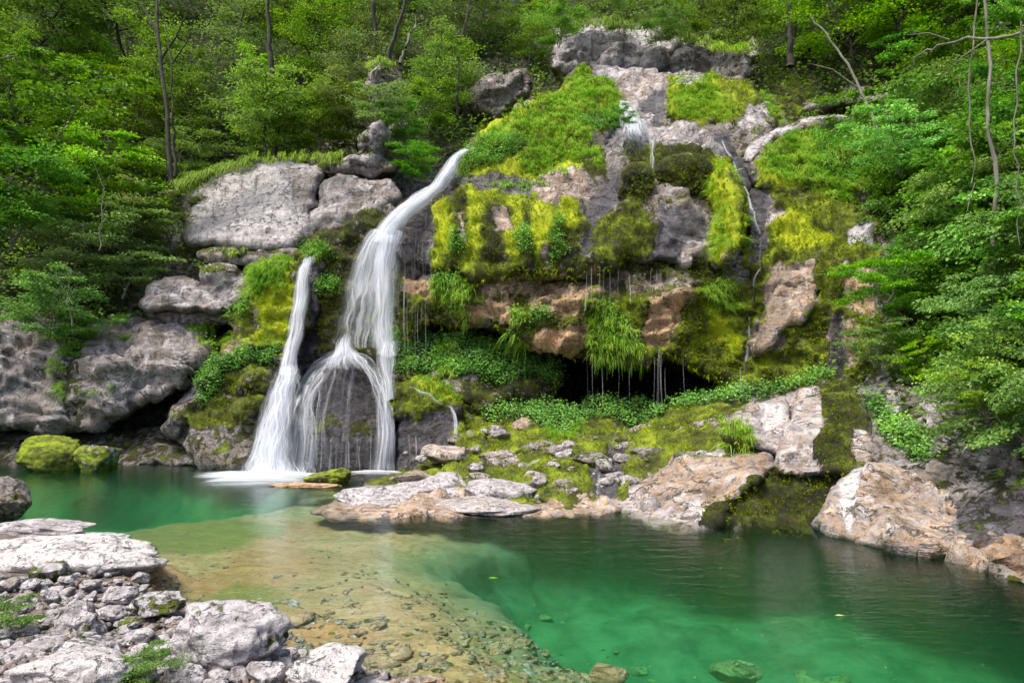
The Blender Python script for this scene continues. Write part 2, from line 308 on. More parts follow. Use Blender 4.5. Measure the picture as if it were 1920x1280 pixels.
# right upper grass slopes and the pale ledges
paint('moss=.6 lime=.4 soil=.3 grass=1', [(1430, 130), (1520, 140), (1560, 185), (1500, 225), (1450, 240), (1420, 190)], 8)
paint('moss=.7 lime=.5 soil=.2 grass=1', [(1430, 300), (1500, 250), (1560, 240), (1640, 250), (1650, 350), (1560, 380), (1470, 345), (1410, 330)], 8)
paint('herb=.8 soil=.6', [(1520, 260), (1640, 250), (1650, 350), (1540, 350)], 14)
paint('moss=0 ochre=.1 pale=1 grass=0 herb=0 soil=0', [(1395, 290), (1415, 265), (1490, 232), (1500, 242), (1450, 268), (1405, 302)], 4)
paint('moss=.1 ochre=.3 pale=.6 grass=0 herb=0 soil=0', [(1500, 225), (1560, 215), (1640, 220), (1650, 240), (1560, 240), (1500, 243)], 4)
paint('moss=.1 ochre=.3 pale=.6 grass=0 herb=0 soil=0', [(1500, 195), (1600, 182), (1670, 175), (1670, 190), (1600, 195), (1505, 207)], 4)
# the bulging mossy dome
paint('moss=.78 lime=.62 ochre=.35 wet=.1', [(810, 350), (930, 335), (1100, 340), (1110, 400), (1090, 510), (1000, 520), (820, 520)], 8)
for x in (832, 893, 968, 1010): paint('moss=1 lime=1', [(x-11, 375), (x+11, 372), (x+14, 470), (x-6, 500)], 9)
paint('moss=.4 lime=.2 wet=.3', [(930, 400), (960, 390), (955, 500), (925, 500)], 10)
paint('moss=.02 wet=.75 ochre=.2 pale=.3', [(845, 345), (930, 335), (1000, 340), (990, 366), (900, 368), (850, 362)], 7)
paint('moss=.12 ochre=.55 pale=.6 wet=.05', [(990, 345), (1090, 335), (1110, 370), (1090, 405), (1010, 385)], 10)
paint('moss=.9 lime=.15', [(1080, 310), (1125, 305), (1130, 350), (1090, 352)], 8)
paint('moss=.1 wet=.8 pale=.4 ochre=.1', [(1135, 308), (1165, 315), (1175, 380), (1140, 420), (1110, 480), (1092, 480), (1095, 400), (1130, 360)], 9)
paint('moss=1 lime=.12 wet=.2', [(1160, 318), (1200, 305), (1228, 330), (1225, 375), (1195, 402), (1160, 370)], 7)
paint('moss=1 lime=.12 wet=.2', [(1180, 275), (1240, 285), (1330, 295), (1350, 330), (1330, 385), (1270, 370), (1230, 330), (1170, 300)], 7)
paint('moss=.0 wet=.4 pale=.5', [(1220, 330), (1260, 370), (1250, 385), (1215, 380)], 8)
paint('moss=.75 lime=.35', [(1100, 420), (1210, 395), (1230, 480), (1110, 500)], 10)
paint('moss=.1 wet=.8 pale=.4 ochre=.05', [(1235, 400), (1310, 400), (1330, 430), (1310, 460), (1290, 500), (1225, 498)], 8)
paint('moss=.0 wet=.1 pale=.6 ochre=.4', [(1270, 460), (1320, 448), (1335, 480), (1300, 500), (1262, 497)], 6)
paint('moss=1 lime=.05 wet=.3', [(1100, 492), (1340, 498), (1340, 545), (1100, 535)], 7)
paint('moss=1 lime=1 grass=.45', [(1330, 300), (1365, 320), (1388, 380), (1390, 450), (1350, 505), (1330, 440), (1350, 400), (1320, 370)], 7)
paint('herb=.8', [(842, 460), (880, 455), (882, 485), (845, 485)], 5); paint('herb=.8', [(970, 440), (1000, 440), (1000, 490), (970, 490)], 5)
paint('herb=.7', [(1035, 420), (1060, 420), (1065, 500), (1035, 500)], 5)
# lower ochre band under the bulge
paint('moss=.74 lime=.42 ochre=.6 wet=.2 pale=.15', [(755, 520), (1100, 515), (1340, 545), (1400, 540), (1400, 720), (1200, 690), (1000, 655), (900, 605), (755, 630)], 8)
paint('moss=.85 lime=.35', [(940, 500), (1080, 500), (1080, 545), (940, 560)], 10)
for q in ([(755, 525), (818, 522), (815, 555), (760, 552)], [(875, 580), (960, 568), (960, 600), (900, 603)], [(1000, 560), (1085, 565), (1090, 600), (1000, 590)],
          [(1010, 628), (1095, 618), (1100, 662), (1010, 655)], [(1212, 560), (1280, 565), (1262, 610), (1248, 652), (1210, 640)], [(1092, 500), (1108, 500), (1108, 590), (1088, 590)]):
    paint('moss=.0 ochre=1 pale=.4 wet=0', q, 8)
paint('moss=.85 lime=.55 ochre=.3', [(1290, 540), (1400, 560), (1400, 720), (1290, 690)], 12)
paint('moss=1 lime=1', [(1305, 575), (1330, 575), (1385, 650), (1370, 670)], 7)
paint('grass=.5 herb=.35 soil=.3', [(810, 530), (890, 525), (900, 600), (840, 590)], 12); paint('herb=.9', [(815, 530), (870, 520), (885, 545), (830, 560)], 6)
paint('grass=.5 herb=.4 soil=.3', [(1095, 570), (1150, 575), (1200, 620), (1215, 680), (1110, 675)], 12)
paint('grass=.4 herb=.5', [(950, 590), (990, 590), (1005, 650), (960, 625)], 7); paint('herb=.9', [(1000, 590), (1035, 590), (1035, 620), (1000, 622)], 5)
paint('grass=.5 herb=.3', [(1300, 540), (1350, 545), (1370, 590), (1310, 570)], 7)
# right dome
paint('moss=.8 lime=.45 ochre=.35 wet=.15', [(1400, 340), (1600, 380), (1650, 430), (1650, 720), (1385, 735), (1390, 480)], 8)
paint('moss=1 lime=1', [(1450, 410), (1500, 415), (1560, 450), (1555, 475), (1500, 480), (1455, 450)], 8)
paint('moss=1 lime=.9', [(1405, 310), (1450, 325), (1500, 345), (1480, 360), (1420, 345)], 6)
paint('moss=0 ochre=.6 pale=.75 wet=0', [(1465, 515), (1530, 505), (1535, 560), (1500, 600), (1465, 620), (1470, 560)], 7)
paint('moss=.1 ochre=.5 pale=.3 wet=.35', [(1455, 500), (1480, 520), (1470, 620), (1455, 660), (1405, 675), (1430, 600)], 7)
paint('moss=.1 ochre=.7 pale=.4', [(1580, 515), (1645, 510), (1645, 600), (1590, 580)], 9)
paint('moss=.05 ochre=.15 pale=.9', [(1590, 430), (1645, 435), (1640, 465), (1600, 465)], 6)
paint('moss=0 wet=1.2 lime=0', [(1557, 590), (1585, 590), (1592, 720), (1555, 720)], 6)
paint('moss=.1 ochre=.6 pale=.4', [(1588, 600), (1610, 600), (1612, 700), (1592, 700)], 5)
paint('moss=0 wet=1 ochre=.1', [(1335, 245), (1365, 255), (1400, 300), (1440, 370), (1440, 430), (1430, 500), (1412, 500), (1408, 400), (1380, 330)], 6)
paint('moss=.1 wet=.1 ochre=.5 pale=.6', [(1430, 395), (1465, 395), (1470, 415), (1440, 430)], 6)
paint('moss=0 wet=.9', [(1400, 520), (1418, 520), (1410, 690), (1390, 690)], 5)
# the dark rock the main fall splits on, the ledge beside it, wet lip
paint('moss=.12 wet=1.1 ochre=.05 pale=.2 lime=.1', [(540, 890), (560, 720), (620, 665), (690, 665), (750, 760), (750, 890)], 6)
paint('moss=.5 lime=.15 wet=.9', [(570, 790), (690, 780), (700, 830), (570, 830)], 12)
paint('moss=.05 wet=1.1', [(745, 400), (800, 350), (880, 325), (860, 350), (825, 400), (812, 520), (745, 520)], 7)
paint('moss=.7 lime=.4 wet=.4', [(735, 720), (830, 735), (870, 780), (860, 860), (740, 880)], 8)
paint('moss=.15 wet=1', [(740, 800), (800, 790), (850, 775), (860, 870), (740, 880)], 8)
paint('grass=.6 soil=.2 moss=.9 lime=.7', [(750, 712), (820, 715), (870, 750), (870, 775), (800, 745)], 6)
# green shelf and herb bank
paint('soil=.9 herb=1 moss=.6 lime=.3', [(735, 630), (900, 640), (1000, 660), (1055, 700), (1040, 730), (940, 735), (830, 700), (740, 700)], 6)
paint('grass=.9', [(815, 650), (850, 650), (850, 710), (820, 705)], 6)
paint('moss=.7 lime=.1 wet=.5 herb=.2', [(860, 720), (1060, 730), (1060, 770), (860, 770)], 8)
paint('moss=.72 lime=.42 wet=.2 ochre=.3', [(860, 780), (1650, 740), (1400, 860), (1180, 970), (640, 970), (700, 890), (860, 860)], 8)
paint('soil=.9 herb=1 moss=.6', [(900, 770), (1100, 765), (1250, 765), (1240, 790), (1120, 812), (1060, 820), (960, 800), (910, 800)], 6)
paint('soil=.7 herb=.8', [(1250, 765), (1350, 745), (1450, 730), (1560, 705), (1560, 725), (1450, 745), (1370, 770), (1260, 785)], 6)
paint('grass=.7 soil=.4', [(1020, 805), (1100, 805), (1100, 830), (1030, 835)], 6)
paint('wet=.9 moss=.1', [(1100, 880), (1140, 850), (1180, 840), (1170, 880), (1150, 950), (1110, 950)], 8)
# pale slabs on the right of the pool
paint('moss=0 lime=.2 wet=.12 ochre=.42 pale=.68 soil=0 herb=0 grass=0', [(1365, 790), (1410, 752), (1470, 742), (1540, 742), (1540, 890), (1440, 895), (1440, 850), (1400, 830)], 6)
paint('moss=.05 wet=.35 ochre=.55 pale=.5 soil=0 herb=0 grass=0', [(1165, 950), (1200, 900), (1260, 870), (1380, 850), (1450, 845), (1440, 900), (1380, 930), (1340, 990), (1280, 990)], 6)
paint('moss=0 wet=0 ochre=.45 pale=.75', [(1165, 950), (1200, 915), (1250, 950), (1340, 960), (1330, 990), (1200, 985)], 10)
paint('moss=0 wet=0 ochre=0 pale=1.5', [(1430, 770), (1475, 752), (1465, 800), (1440, 812), (1425, 800)], 4)
paint('moss=.0 wet=.4 ochre=.1', [(1428, 760), (1440, 755), (1418, 805), (1408, 805)], 4)
paint('moss=.95 lime=.12 ochre=.2 wet=.2', [(1535, 740), (1620, 735), (1612, 790), (1588, 830), (1600, 880), (1560, 892), (1535, 850), (1552, 800)], 9)
paint('moss=0 ochre=.5 pale=.7', [(1600, 800), (1630, 820), (1620, 870), (1600, 870)], 5)
paint('moss=.95 lime=.3', [(1365, 810), (1395, 815), (1410, 840), (1360, 860)], 5); paint('grass=1 soil=.4', [(1358, 805), (1395, 800), (1410, 835), (1365, 850)], 5)
paint('moss=.95 lime=.05 wet=.3 ochre=.1', [(1310, 985), (1370, 930), (1420, 890), (1560, 888), (1590, 905), (1540, 995), (1400, 990)], 6)  # moss colour darkened to stand for the shade of the hollow
paint('moss=0 lime=.2 wet=.1 ochre=.52 pale=.5', [(1530, 990), (1560, 930), (1590, 880), (1700, 890), (1800, 960), (1790, 1040), (1600, 1030)], 5)
paint('moss=0 ochre=0 pale=1.5 wet=0', [(1590, 880), (1618, 880), (1612, 940), (1590, 1000), (1575, 1000), (1580, 940)], 4)
# right bank
paint('moss=.35 lime=.15 wet=.45 ochre=.15 pale=.35 soil=0', [(1620, 725), (2300, 740), (2300, 1120), (1800, 1050), (1800, 950), (1700, 885), (1640, 860)], 8)
paint('moss=.05 pale=.75 ochre=.15 wet=.1', [(1700, 725), (1800, 730), (1790, 790), (1740, 800)], 8)
paint('pale=.6 moss=.05 wet=.2 ochre=.2', [(1790, 830), (1930, 830), (1930, 890), (1820, 880)], 10)
paint('herb=.8 soil=.6', [(1610, 760), (1650, 760), (1720, 830), (1760, 850), (1740, 880), (1690, 870)], 8)
paint('wet=.9 moss=.3', [(1790, 940), (1930, 940), (1930, 1010), (1800, 1020)], 8)
paint('moss=.05 ochre=.6 pale=.5 wet=.1', [(1800, 1010), (1930, 1010), (1930, 1090), (1810, 1060)], 8)

paint('moss=.1 wet=.9 soil=0 herb=0 grass=0 pale=0 lime=0', [(800, 640), (900, 610), (1000, 655), (1100, 680), (1400, 720), (1340, 745), (1240, 765), (1070, 765), (1060, 700), (980, 650)], 4)  # cave mouth: wet channel also paints the rock dark, as cave shade
paint('moss=.1 wet=.9 soil=0 herb=0 grass=0 pale=0', [(200, 815), (250, 770), (370, 720), (385, 740), (330, 775), (300, 812)], 4)  # left cave: its shade put into the rock colour through the wet channel
paint('moss=.45 lime=.1 wet=.5 ochre=.3', [(-60, 806), (350, 800), (480, 800), (480, 900), (-60, 900)], 8)

paint('moss=.35 lime=.5 ochre=.6 wet=.1', [(900, 520), (1090, 520), (1300, 530), (1290, 560), (1090, 560), (900, 560)], 14)
for q in ([(852,372),(880,375),(874,500),(850,505)], [(908,400),(940,395),(950,500),(912,505)], [(986,385),(1002,385),(1000,510),(975,515)], [(1040,430),(1088,425),(1085,512),(1035,515)]): paint('moss=.85 lime=.12', q, 10)
for q in ([(862,405),(872,400),(876,455),(866,460)], [(1016,465),(1030,460),(1032,500),(1018,505)], [(925,400),(950,392),(965,430),(935,440)], [(1045,360),(1075,365),(1070,400),(1050,395)]): paint('moss=.1 ochre=.5 wet=.3 pale=.4', q, 7)
for q in ([(822,400),(842,395),(846,450),(824,470)], [(884,385),(904,385),(902,450),(886,460)], [(955,440),(975,430),(978,480),(958,490)], [(1002,400),(1030,395),(1034,450),(1008,455)], [(1055,400),(1078,405),(1080,430),(1058,430)]): paint('moss=1 lime=1.05', q, 8)
paint('moss=.4 ochre=.4 wet=.3 lime=.3', [(1120,510),(1290,520),(1290,550),(1120,545)], 12)

for q in ([(560,478),(600,460),(640,470),(600,500)], [(380,500),(480,512),(470,520),(390,512)], [(440,572),(480,560),(480,600),(440,610)], [(600,405),(640,440),(700,412),(640,455)], [(590,300),(650,295),(655,318),(600,322)], [(255,575),(262,560),(280,600),(260,600)]): paint('moss=.8 lime=.3 herb=.5 grass=.35 soil=.4', q, 8)
paint('moss=.6 lime=.2 grass=.3', [(330,470),(400,455),(470,472),(560,468),(560,480),(400,480)], 6)

paint('moss=.05 lime=.3 ochre=.6 pale=.7 wet=.1 herb=0 grass=0 soil=0', [(560,925),(660,915),(780,905),(900,925),(1000,938),(1160,940),(1170,975),(560,980)], 5)
for q in ([(700,918),(760,905),(770,915),(720,925)], [(930,930),(1000,935),(990,945),(930,945)], [(1050,938),(1120,940),(1110,950),(1060,950)]): paint('moss=.8 lime=.5', q, 6)
paint('moss=.55 lime=.3', [(640,240),(700,235),(700,300),(640,300)], 14)
# ------------------------------------------------------------------ terrain and rock bodies
SC_P, SC_N, SC_X, SC_A, SC_B = [], [], [], [], []      # scatter seeds: position, normal, mask values, area, body name
def finish(V, N, px, py, area, body, mask):
    m = sample(px, py); SC_P.append(V[mask]); SC_N.append(N[mask]); SC_X.append(np.c_[m[mask], px[mask], py[mask]]); SC_A.append(area[mask]); SC_B.append(np.full(mask.sum(), body))
def grid_normals(P):
    gx = np.gradient(P, axis=1); gy = np.gradient(P, axis=0); n = np.cross(gx, gy)
    return n/np.maximum(np.linalg.norm(n, axis=-1, keepdims=True), 1e-9)
def relief(P, N, m, amp, seed):
    Q = P*np.array([1, 1, 1.25])
    d = fbm(Q, 2.6, 4, seed)*.55*amp+ridged(Q, 1.3, 4, seed+1)*.22*amp
    bedq = P[..., 2]+.22*P[..., 0]*.3+fbm(P, 2.0, 3, seed+2)*.6
    step = bedq*1.7; fr = step-np.floor(step); d = d+(sstep(.0, .25, fr)-fr)*.20*amp*(1-np.clip(m[..., 0], 0, 1)*.6)          # bedding ledges
    d = d+fbm(Q, .45, 4, seed+3)*.12*amp
    wt = sstep(.15, .6, m[..., 2]); rk = (1-.75*np.clip(m[..., 0], 0, 1))*(1-.8*wt); d = d+(facets(P*np.array([1, 1, 1.5]), 1.2, seed)*.36+facets(P*np.array([1, 1, 1.4]), .45, seed+1)*.13)*amp*rk
    mo = sstep(.35, .75, m[..., 0]); d = d+mo*((1-np.abs(fbm(P, .5, 3, seed+4))*2.2)*.12+(1-np.abs(perlin(P/.16))*2)*.035)   # moss cushions
    sm = sstep(.5, 1, m[..., 4])*(1-mo); d = d*(1-.45*sm)*(1-.45*sstep(.15, .6, m[..., 2])*(1-mo))
    return P+N*d[..., None]
SHELL_C = [(-300,860,20),(0,860,23.5),(300,860,25),(600,870,25),(900,830,28),(1200,800,30),(1350,800,27),(1500,760,21.5),(1750,760,16.5),(1950,860,12.5),(2300,860,10.5),
 (-300,600,22),(0,600,25.5),(300,600,27.5),(600,600,26.5),(900,640,28),(1000,690,31),(1200,690,31.5),(1200,560,28.5),(1330,720,29),(1500,600,24),(1750,600,19),(1950,600,16),(2300,600,13),
 (-300,400,25),(0,400,28),(300,400,30),(600,400,29),(900,400,28.5),(1300,400,28),(1550,400,26),(1750,400,21.5),(1950,400,18.5),(2300,400,16),
 (-300,200,28),(0,200,31),(400,200,33),(800,220,34),(1100,200,35),(1400,200,33),(1600,200,29),(1950,200,22),(2300,200,19),
 (-300,0,36),(0,0,42),(600,0,46),(1000,0,44),(1300,0,42),(1600,0,36),(1950,0,27),(2300,0,23),(-300,-300,50),(600,-300,60),(1300,-300,58),(2300,-300,34)]
shellY = tps(SHELL_C)
def hillside():
    px, py = np.meshgrid(np.arange(-420, 2420, 9.), np.arange(-420, 960, 9.)[::-1]); Y = shellY(px, py)
    P = ray(px, py, Y); N = grid_normals(P); m = sample(px, py)
    V = relief(P, N, m, 1.2, 3); h, w_ = px.shape; idx = np.arange(h*w_).reshape(h, w_)
    q = np.stack([idx[:-1, :-1], idx[:-1, 1:], idx[1:, 1:], idx[1:, :-1]], -1).reshape(-1, 4)
    me = mesh_np('hillside', V.reshape(-1, 3), [q]); vattr(me, 'mA', m[..., :3].reshape(-1, 3)); vattr(me, 'mB', m[..., 3:6].reshape(-1, 3))
    o = obj('hillside', me, ROCK); tag(o, kind='structure')
    A = (9/F*Y)**2*1.5; mk = np.ones(px.shape, bool).ravel()
    finish(V.reshape(-1, 3), N.reshape(-1, 3), px.ravel(), py.ravel(), A.ravel(), 'hillside', mk)
hillside()
BODY = {}
def body(name, outline, ctrl, label=None, cat=None, sp=4.5, edge=45., depth=1.0, thick=2.5, amp=1.0, rough=5., seed=1, kind=None, group=None, mat=None, shadow=True):
    pl = chaikin(outline, 1); q = np.roll(pl, -1, 0); out = []
    for a, b in zip(pl, q):
        n = max(1, int(np.hypot(*(b-a))/6)); out += [a+(b-a)*t/n for t in range(n)]
    pl = np.array(out); c3 = np.c_[pl/38., np.full(len(pl), seed*3.1)]; c4 = np.c_[pl/11., np.full(len(pl), seed*1.7)]
    pl = pl+1.25*rough*np.stack([perlin(c3)+.5*perlin(c4), perlin(c3+50)+.5*perlin(c4+50)], -1)*1.3
    x0, y0 = pl.min(0)-sp*1.5; x1, y1 = pl.max(0)+sp*1.5
    px, py = np.meshgrid(np.arange(x0, x1, sp), np.arange(y0, y1, sp)[::-1]); d, ins, nx, ny = segdist(px, py, pl)
    cell = ins[:-1, :-1] | ins[1:, :-1] | ins[:-1, 1:] | ins[1:, 1:]
    px = np.where(ins, px, nx); py = np.where(ins, py, ny); d = np.where(ins, d, 0)
    fY = tps(ctrl) if len(ctrl) > 2 else (lambda a, b: ctrl[0][2]+0*a); BODY[name+str(seed)] = fY
    edge = edge*.5; t = np.clip(d/edge, 0, 1); Y = fY(px, py)+depth*(1-np.sqrt(np.clip(1-(1-t)**2, 0, 1)))
    P = ray(px, py, Y); N = grid_normals(P); m = sample(px, py)
    N = np.where(np.isfinite(N), N, 0); V = relief(P, N, m, amp, seed)
    inner = np.clip(d/12, 0, 1)[..., None]; V = P+(V-P)*(.35+.65*inner)
    h, w_ = px.shape; idx = np.arange(h*w_).reshape(h, w_)
    fq = np.stack([idx[:-1, :-1], idx[:-1, 1:], idx[1:, 1:], idx[1:, :-1]], -1)[cell]
    used = np.unique(fq); remap = -np.ones(h*w_, int); remap[used] = np.arange(len(used)); fq = remap[fq]
    Vv = V.reshape(-1, 3)[used]; mm = m.reshape(-1, 8)[used]
    # close the back: two shrinking rings and a cap
    e = np.concatenate([fq[:, [0, 1]], fq[:, [1, 2]], fq[:, [2, 3]], fq[:, [3, 0]]]); key = np.sort(e, 1); k = key[:, 0]*10**7+key[:, 1]
    uq, first, cnt = np.unique(k, return_index=True, return_counts=True); be = e[first[cnt == 1]]; bv = np.unique(be)
    cen = Vv[bv].mean(0); faces = [fq]; prev = np.arange(len(Vv)); allV = [Vv]; allM = [mm]; n0 = len(Vv)
    last = {v: v for v in bv}; base = n0; cur = bv.copy()
    for s_, f_ in ((.93, .35), (.6, .8), (.05, 1.)):
        nv = cen+(Vv[bv]-cen)*s_; nv[:, 1] = Vv[bv][:, 1]+thick*f_ if s_ > .5 else cen[1]+thick
        lut = np.full(n0, -1); lut[bv] = np.arange(len(bv)); a = lut[be[:, 0]]; b = lut[be[:, 1]]
        faces.append(np.stack([cur[b], cur[a], base+a, base+b], -1)); cur = base+np.arange(len(bv)); base += len(bv); allV.append(nv); allM.append(mm[bv])
    AV = np.concatenate(allV); AM = np.concatenate(allM)
    me = mesh_np(name, AV, faces); vattr(me, 'mA', AM[:, :3]); vattr(me, 'mB', AM[:, 3:6])
    o = obj(name, me, mat or ROCK); tag(o, label, cat, group, kind)
    mk = (ins & (d > 3)).ravel(); finish(V.reshape(-1, 3), N.reshape(-1, 3), px.ravel(), py.ravel(), ((sp/F*Y)**2*1.3).ravel(), name+str(seed), mk)
    return o
# --- back walls and the crest
body('cliff_band', [(1035,140),(1045,78),(1090,58),(1160,60),(1210,80),(1260,80),(1330,95),(1400,100),(1412,150),(1330,160),(1240,150),(1130,140)], [(1040,60,34),(1300,80,33.5),(1040,150,33.5),(1410,150,32)],
     'weathered pale cliff band under the trees at the top centre', 'cliff', edge=22, depth=1.2, seed=2, amp=1.3, thick=4)
for i, (o_, l_) in enumerate([([(1195,135),(1205,100),(1235,88),(1252,100),(1250,128),(1225,138)], 'rounded grey block at the right end of the pale cliff band'),
                 ([(1258,150),(1255,105),(1280,88),(1305,100),(1308,150)], 'dark upright block in the gap beside the cliff band'),
                 ([(1330,150),(1328,105),(1350,95),(1392,100),(1398,140),(1365,155)], 'brownish pitted block right of the dark gap at the crest')]):
    body('rock_block', o_, [(0, 0, 32.6)], l_, 'rock', sp=4, edge=18, depth=.7, seed=20+i, amp=.7, thick=1.5, rough=3)
body('rock_outcrop', [(880,215),(895,160),(915,138),(950,142),(978,125),(1000,150),(985,185),(965,205),(930,225)], [(0, 0, 32)], 'grey outcrop half hidden among trees left of the crest', 'rock', edge=25, depth=1, seed=24, thick=2)
body('crest_rock', [(1050,175),(1065,130),(1130,122),(1230,135),(1330,142),(1400,145),(1440,190),(1460,240),(1400,300),(1430,380),(1440,430),(1420,520),(1380,420),(1300,330),(1100,360),(1110,260),(1140,200)],
     [(1050,150,31),(1200,130,31.5),(1400,150,31),(1200,200,28.5),(1200,250,26),(1300,260,25.6),(1150,330,24.6),(1400,240,26.5),(1390,330,24.6),(1420,480,23.8),(1300,340,24.6)],
     'stepped tan rock at the crest with the upper stream running over it', 'rock slope', edge=25, depth=1.0, seed=3, thick=4)
body('grassy_ridge', [(845,360),(858,320),(885,270),(915,240),(970,205),(1030,180),(1085,152),(1130,148),(1158,175),(1168,212),(1152,245),(1125,290),(1118,360),(1000,375),(880,375)],
     [(860,340,24.2),(900,250,26.6),(1020,180,28.6),(1130,150,28.8),(1160,210,27.2),(1000,260,25.6),(1000,340,23.9),(1110,340,24)], 'steep grassy ridge with a lime moss edge above the dome', 'rock slope', edge=35, depth=1.2, seed=4, thick=3)
body('mossy_hump', [(1245,235),(1250,165),(1280,150),(1325,152),(1345,185),(1372,232),(1320,245)], [(1250,230,26.5),(1300,155,28.3),(1370,230,26.6)], 'small bright green hump beside the upper trickle', 'rock', sp=4, edge=25, depth=.8, seed=5, thick=2, amp=.7)
body('pale_ledge', [(1392,300),(1405,272),(1450,248),(1500,228),(1560,214),(1640,216),(1660,232),(1600,243),(1500,250),(1450,275),(1410,308)], [(1400,290,24.6),(1500,240,25.6),(1650,225,25.4)], 'long whitish ledge slanting up across the right grass slope', 'rock', sp=4, edge=10, depth=.5, seed=6, thick=2, amp=.5, rough=3)
body('pale_ledge', [(1500,208),(1510,195),(1600,180),(1668,174),(1690,182),(1660,195),(1590,198)], [(0, 0, 27)], 'upper thin grey ledge under the leaning tree', 'rock', sp=4, edge=8, depth=.4, seed=7, thick=1.5, amp=.4, rough=3)
body('grass_slope', [(1395,300),(1425,285),(1480,255),(1560,235),(1660,235),(1690,420),(1640,450),(1560,400),(1480,370),(1415,360)], [(1400,320,24.3),(1500,240,25.8),(1660,240,25),(1660,420,22.5),(1450,360,23.2)], 'grassy slope below the whitish ledge on the right', 'rock slope', edge=25, depth=.8, seed=8, thick=3)
# --- the central dome and its parts
body('shore_rocks', [(-120,830),(-60,812),(60,806),(180,812),(260,802),(320,800),(350,830),(400,850),(440,870),(440,882),(340,868),(200,874),(100,872),(-120,876)], [(-100,820,23.7),(440,830,22.5),(-100,872,22.0),(440,880,20.9),(200,862,22.3)], kind='structure', edge=12, depth=.4, seed=50, thick=2, amp=.9, rough=7)
body('cliff', [(755,505),(1110,480),(1400,470),(1405,600),(1402,712),(1370,722),(1330,700),(1290,690),(1250,662),(1195,684),(1130,676),(1040,660),(990,650),(945,622),(900,606),(850,602),(800,612),(760,640),(748,590)],
     [(760,520,22.9),(900,520,22.3),(1100,510,21.9),(1400,500,22.0),(760,630,22.6),(900,600,21.9),(1100,670,21.1),(1250,660,20.9),(1400,715,21.2),(1150,590,21.2)], kind='structure', edge=35, depth=1.6, seed=9, thick=5, amp=1.1)
body('mossy_dome', [(768,515),(772,440),(795,385),(850,345),(930,332),(1000,338),(1060,318),(1120,298),(1180,272),(1240,268),(1300,282),(1345,292),(1378,340),(1392,400),(1390,470),(1362,520),(1330,512),(1250,503),(1180,498),(1130,512),(1080,520),(1030,530),(960,520),(880,535),(840,520),(800,520)],
     [(780,500,22.5),(800,390,23.4),(930,335,24.2),(1120,300,24.6),(1300,285,24.7),(1380,350,23.6),(1380,500,21.9),(1250,500,21.0),(1100,500,21.1),(930,510,21.5),(1000,420,21.9),(1200,400,21.9)],
     'broad bulging dome of yellow green moss and grey wet stone in the centre', 'rock slope', edge=60, depth=1.9, seed=10, thick=3, amp=.95)
body('mossy_lump', [(1155,395),(1155,330),(1180,305),(1215,310),(1232,345),(1222,385),(1190,408)], [(0,0,22.4)], 'dark moss cushion rock bulging from the upper dome', 'rock', sp=4, edge=45, depth=.5, seed=11, thick=1.5, amp=.5, rough=3)
body('mossy_lump', [(1225,330),(1245,290),(1300,290),(1345,310),(1350,350),(1320,385),(1270,372)], [(0,0,22.9)], 'wide dark moss lump under the two small upper trickles', 'rock', sp=4, edge=45, depth=.5, seed=12, thick=1.5, amp=.5, rough=3)
body('mossy_buttress', [(1330,320),(1365,315),(1388,370),(1393,440),(1378,480),(1352,510),(1335,490),(1340,440),(1352,400),(1325,375)], [(1350,320,22.6),(1370,420,21.2),(1350,505,20.9)], 'bright lime moss strip hanging down the right edge of the dome', 'rock', sp=4, edge=25, depth=.6, seed=13, thick=1.5, amp=.5)
body('cliff', [(1385,500),(1395,420),(1410,350),(1445,345),(1500,350),(1570,378),(1640,420),(1690,470),(1690,740),(1600,728),(1500,725),(1400,742),(1383,700),(1392,600)],
     [(1400,350,23.6),(1550,370,23.2),(1670,450,20.5),(1680,730,18.6),(1500,480,21.6),(1500,720,20.4),(1400,735,20.9),(1390,500,22.4)], kind='structure', edge=35, depth=1.3, seed=14, thick=4, amp=1.15)
body('rock_slope', [(1400,675),(1430,600),(1455,505),(1480,508),(1532,498),(1542,560),(1505,605),(1470,625),(1455,660)], [(1460,510,21.2),(1530,510,21),(1410,670,20.6),(1490,600,20.5)], 'bare pinkish tan rock panel right of the thin stream', 'rock', sp=4, edge=18, depth=.5, seed=15, thick=1, amp=.3)
# --- recess behind the falls
body('cliff', [(545,700),(560,600),(575,520),(560,490),(590,445),(650,425),(700,400),(745,395),(770,380),(800,420),(800,560),(790,700),(780,800),(560,800)], [(560,500,25.4),(800,420,24.6),(560,780,23.6),(780,780,23.4)], kind='structure', edge=30, depth=.8, seed=16, thick=3, amp=1.2)
body('wet_lip', [(740,440),(752,400),(775,368),(815,342),(850,328),(885,335),(850,365),(828,400),(815,450),(808,520),(775,530),(745,500)], [(750,440,23.5),(850,335,24.3),(810,500,22.8),(760,510,23.3)], 'dark wet rock lip where the main fall pours over', 'rock', sp=4, edge=28, depth=.8, seed=17, thick=2, amp=.7)
body('wet_lip', [(560,505),(565,480),(585,466),(640,462),(655,478),(620,490),(600,520),(598,600),(580,640),(566,600)], [(570,480,24.6),(640,470,24.9),(580,600,24)], 'narrow wet ledge at the top of the left fall', 'rock', sp=4, edge=14, depth=.5, seed=18, thick=1.5, amp=.5)
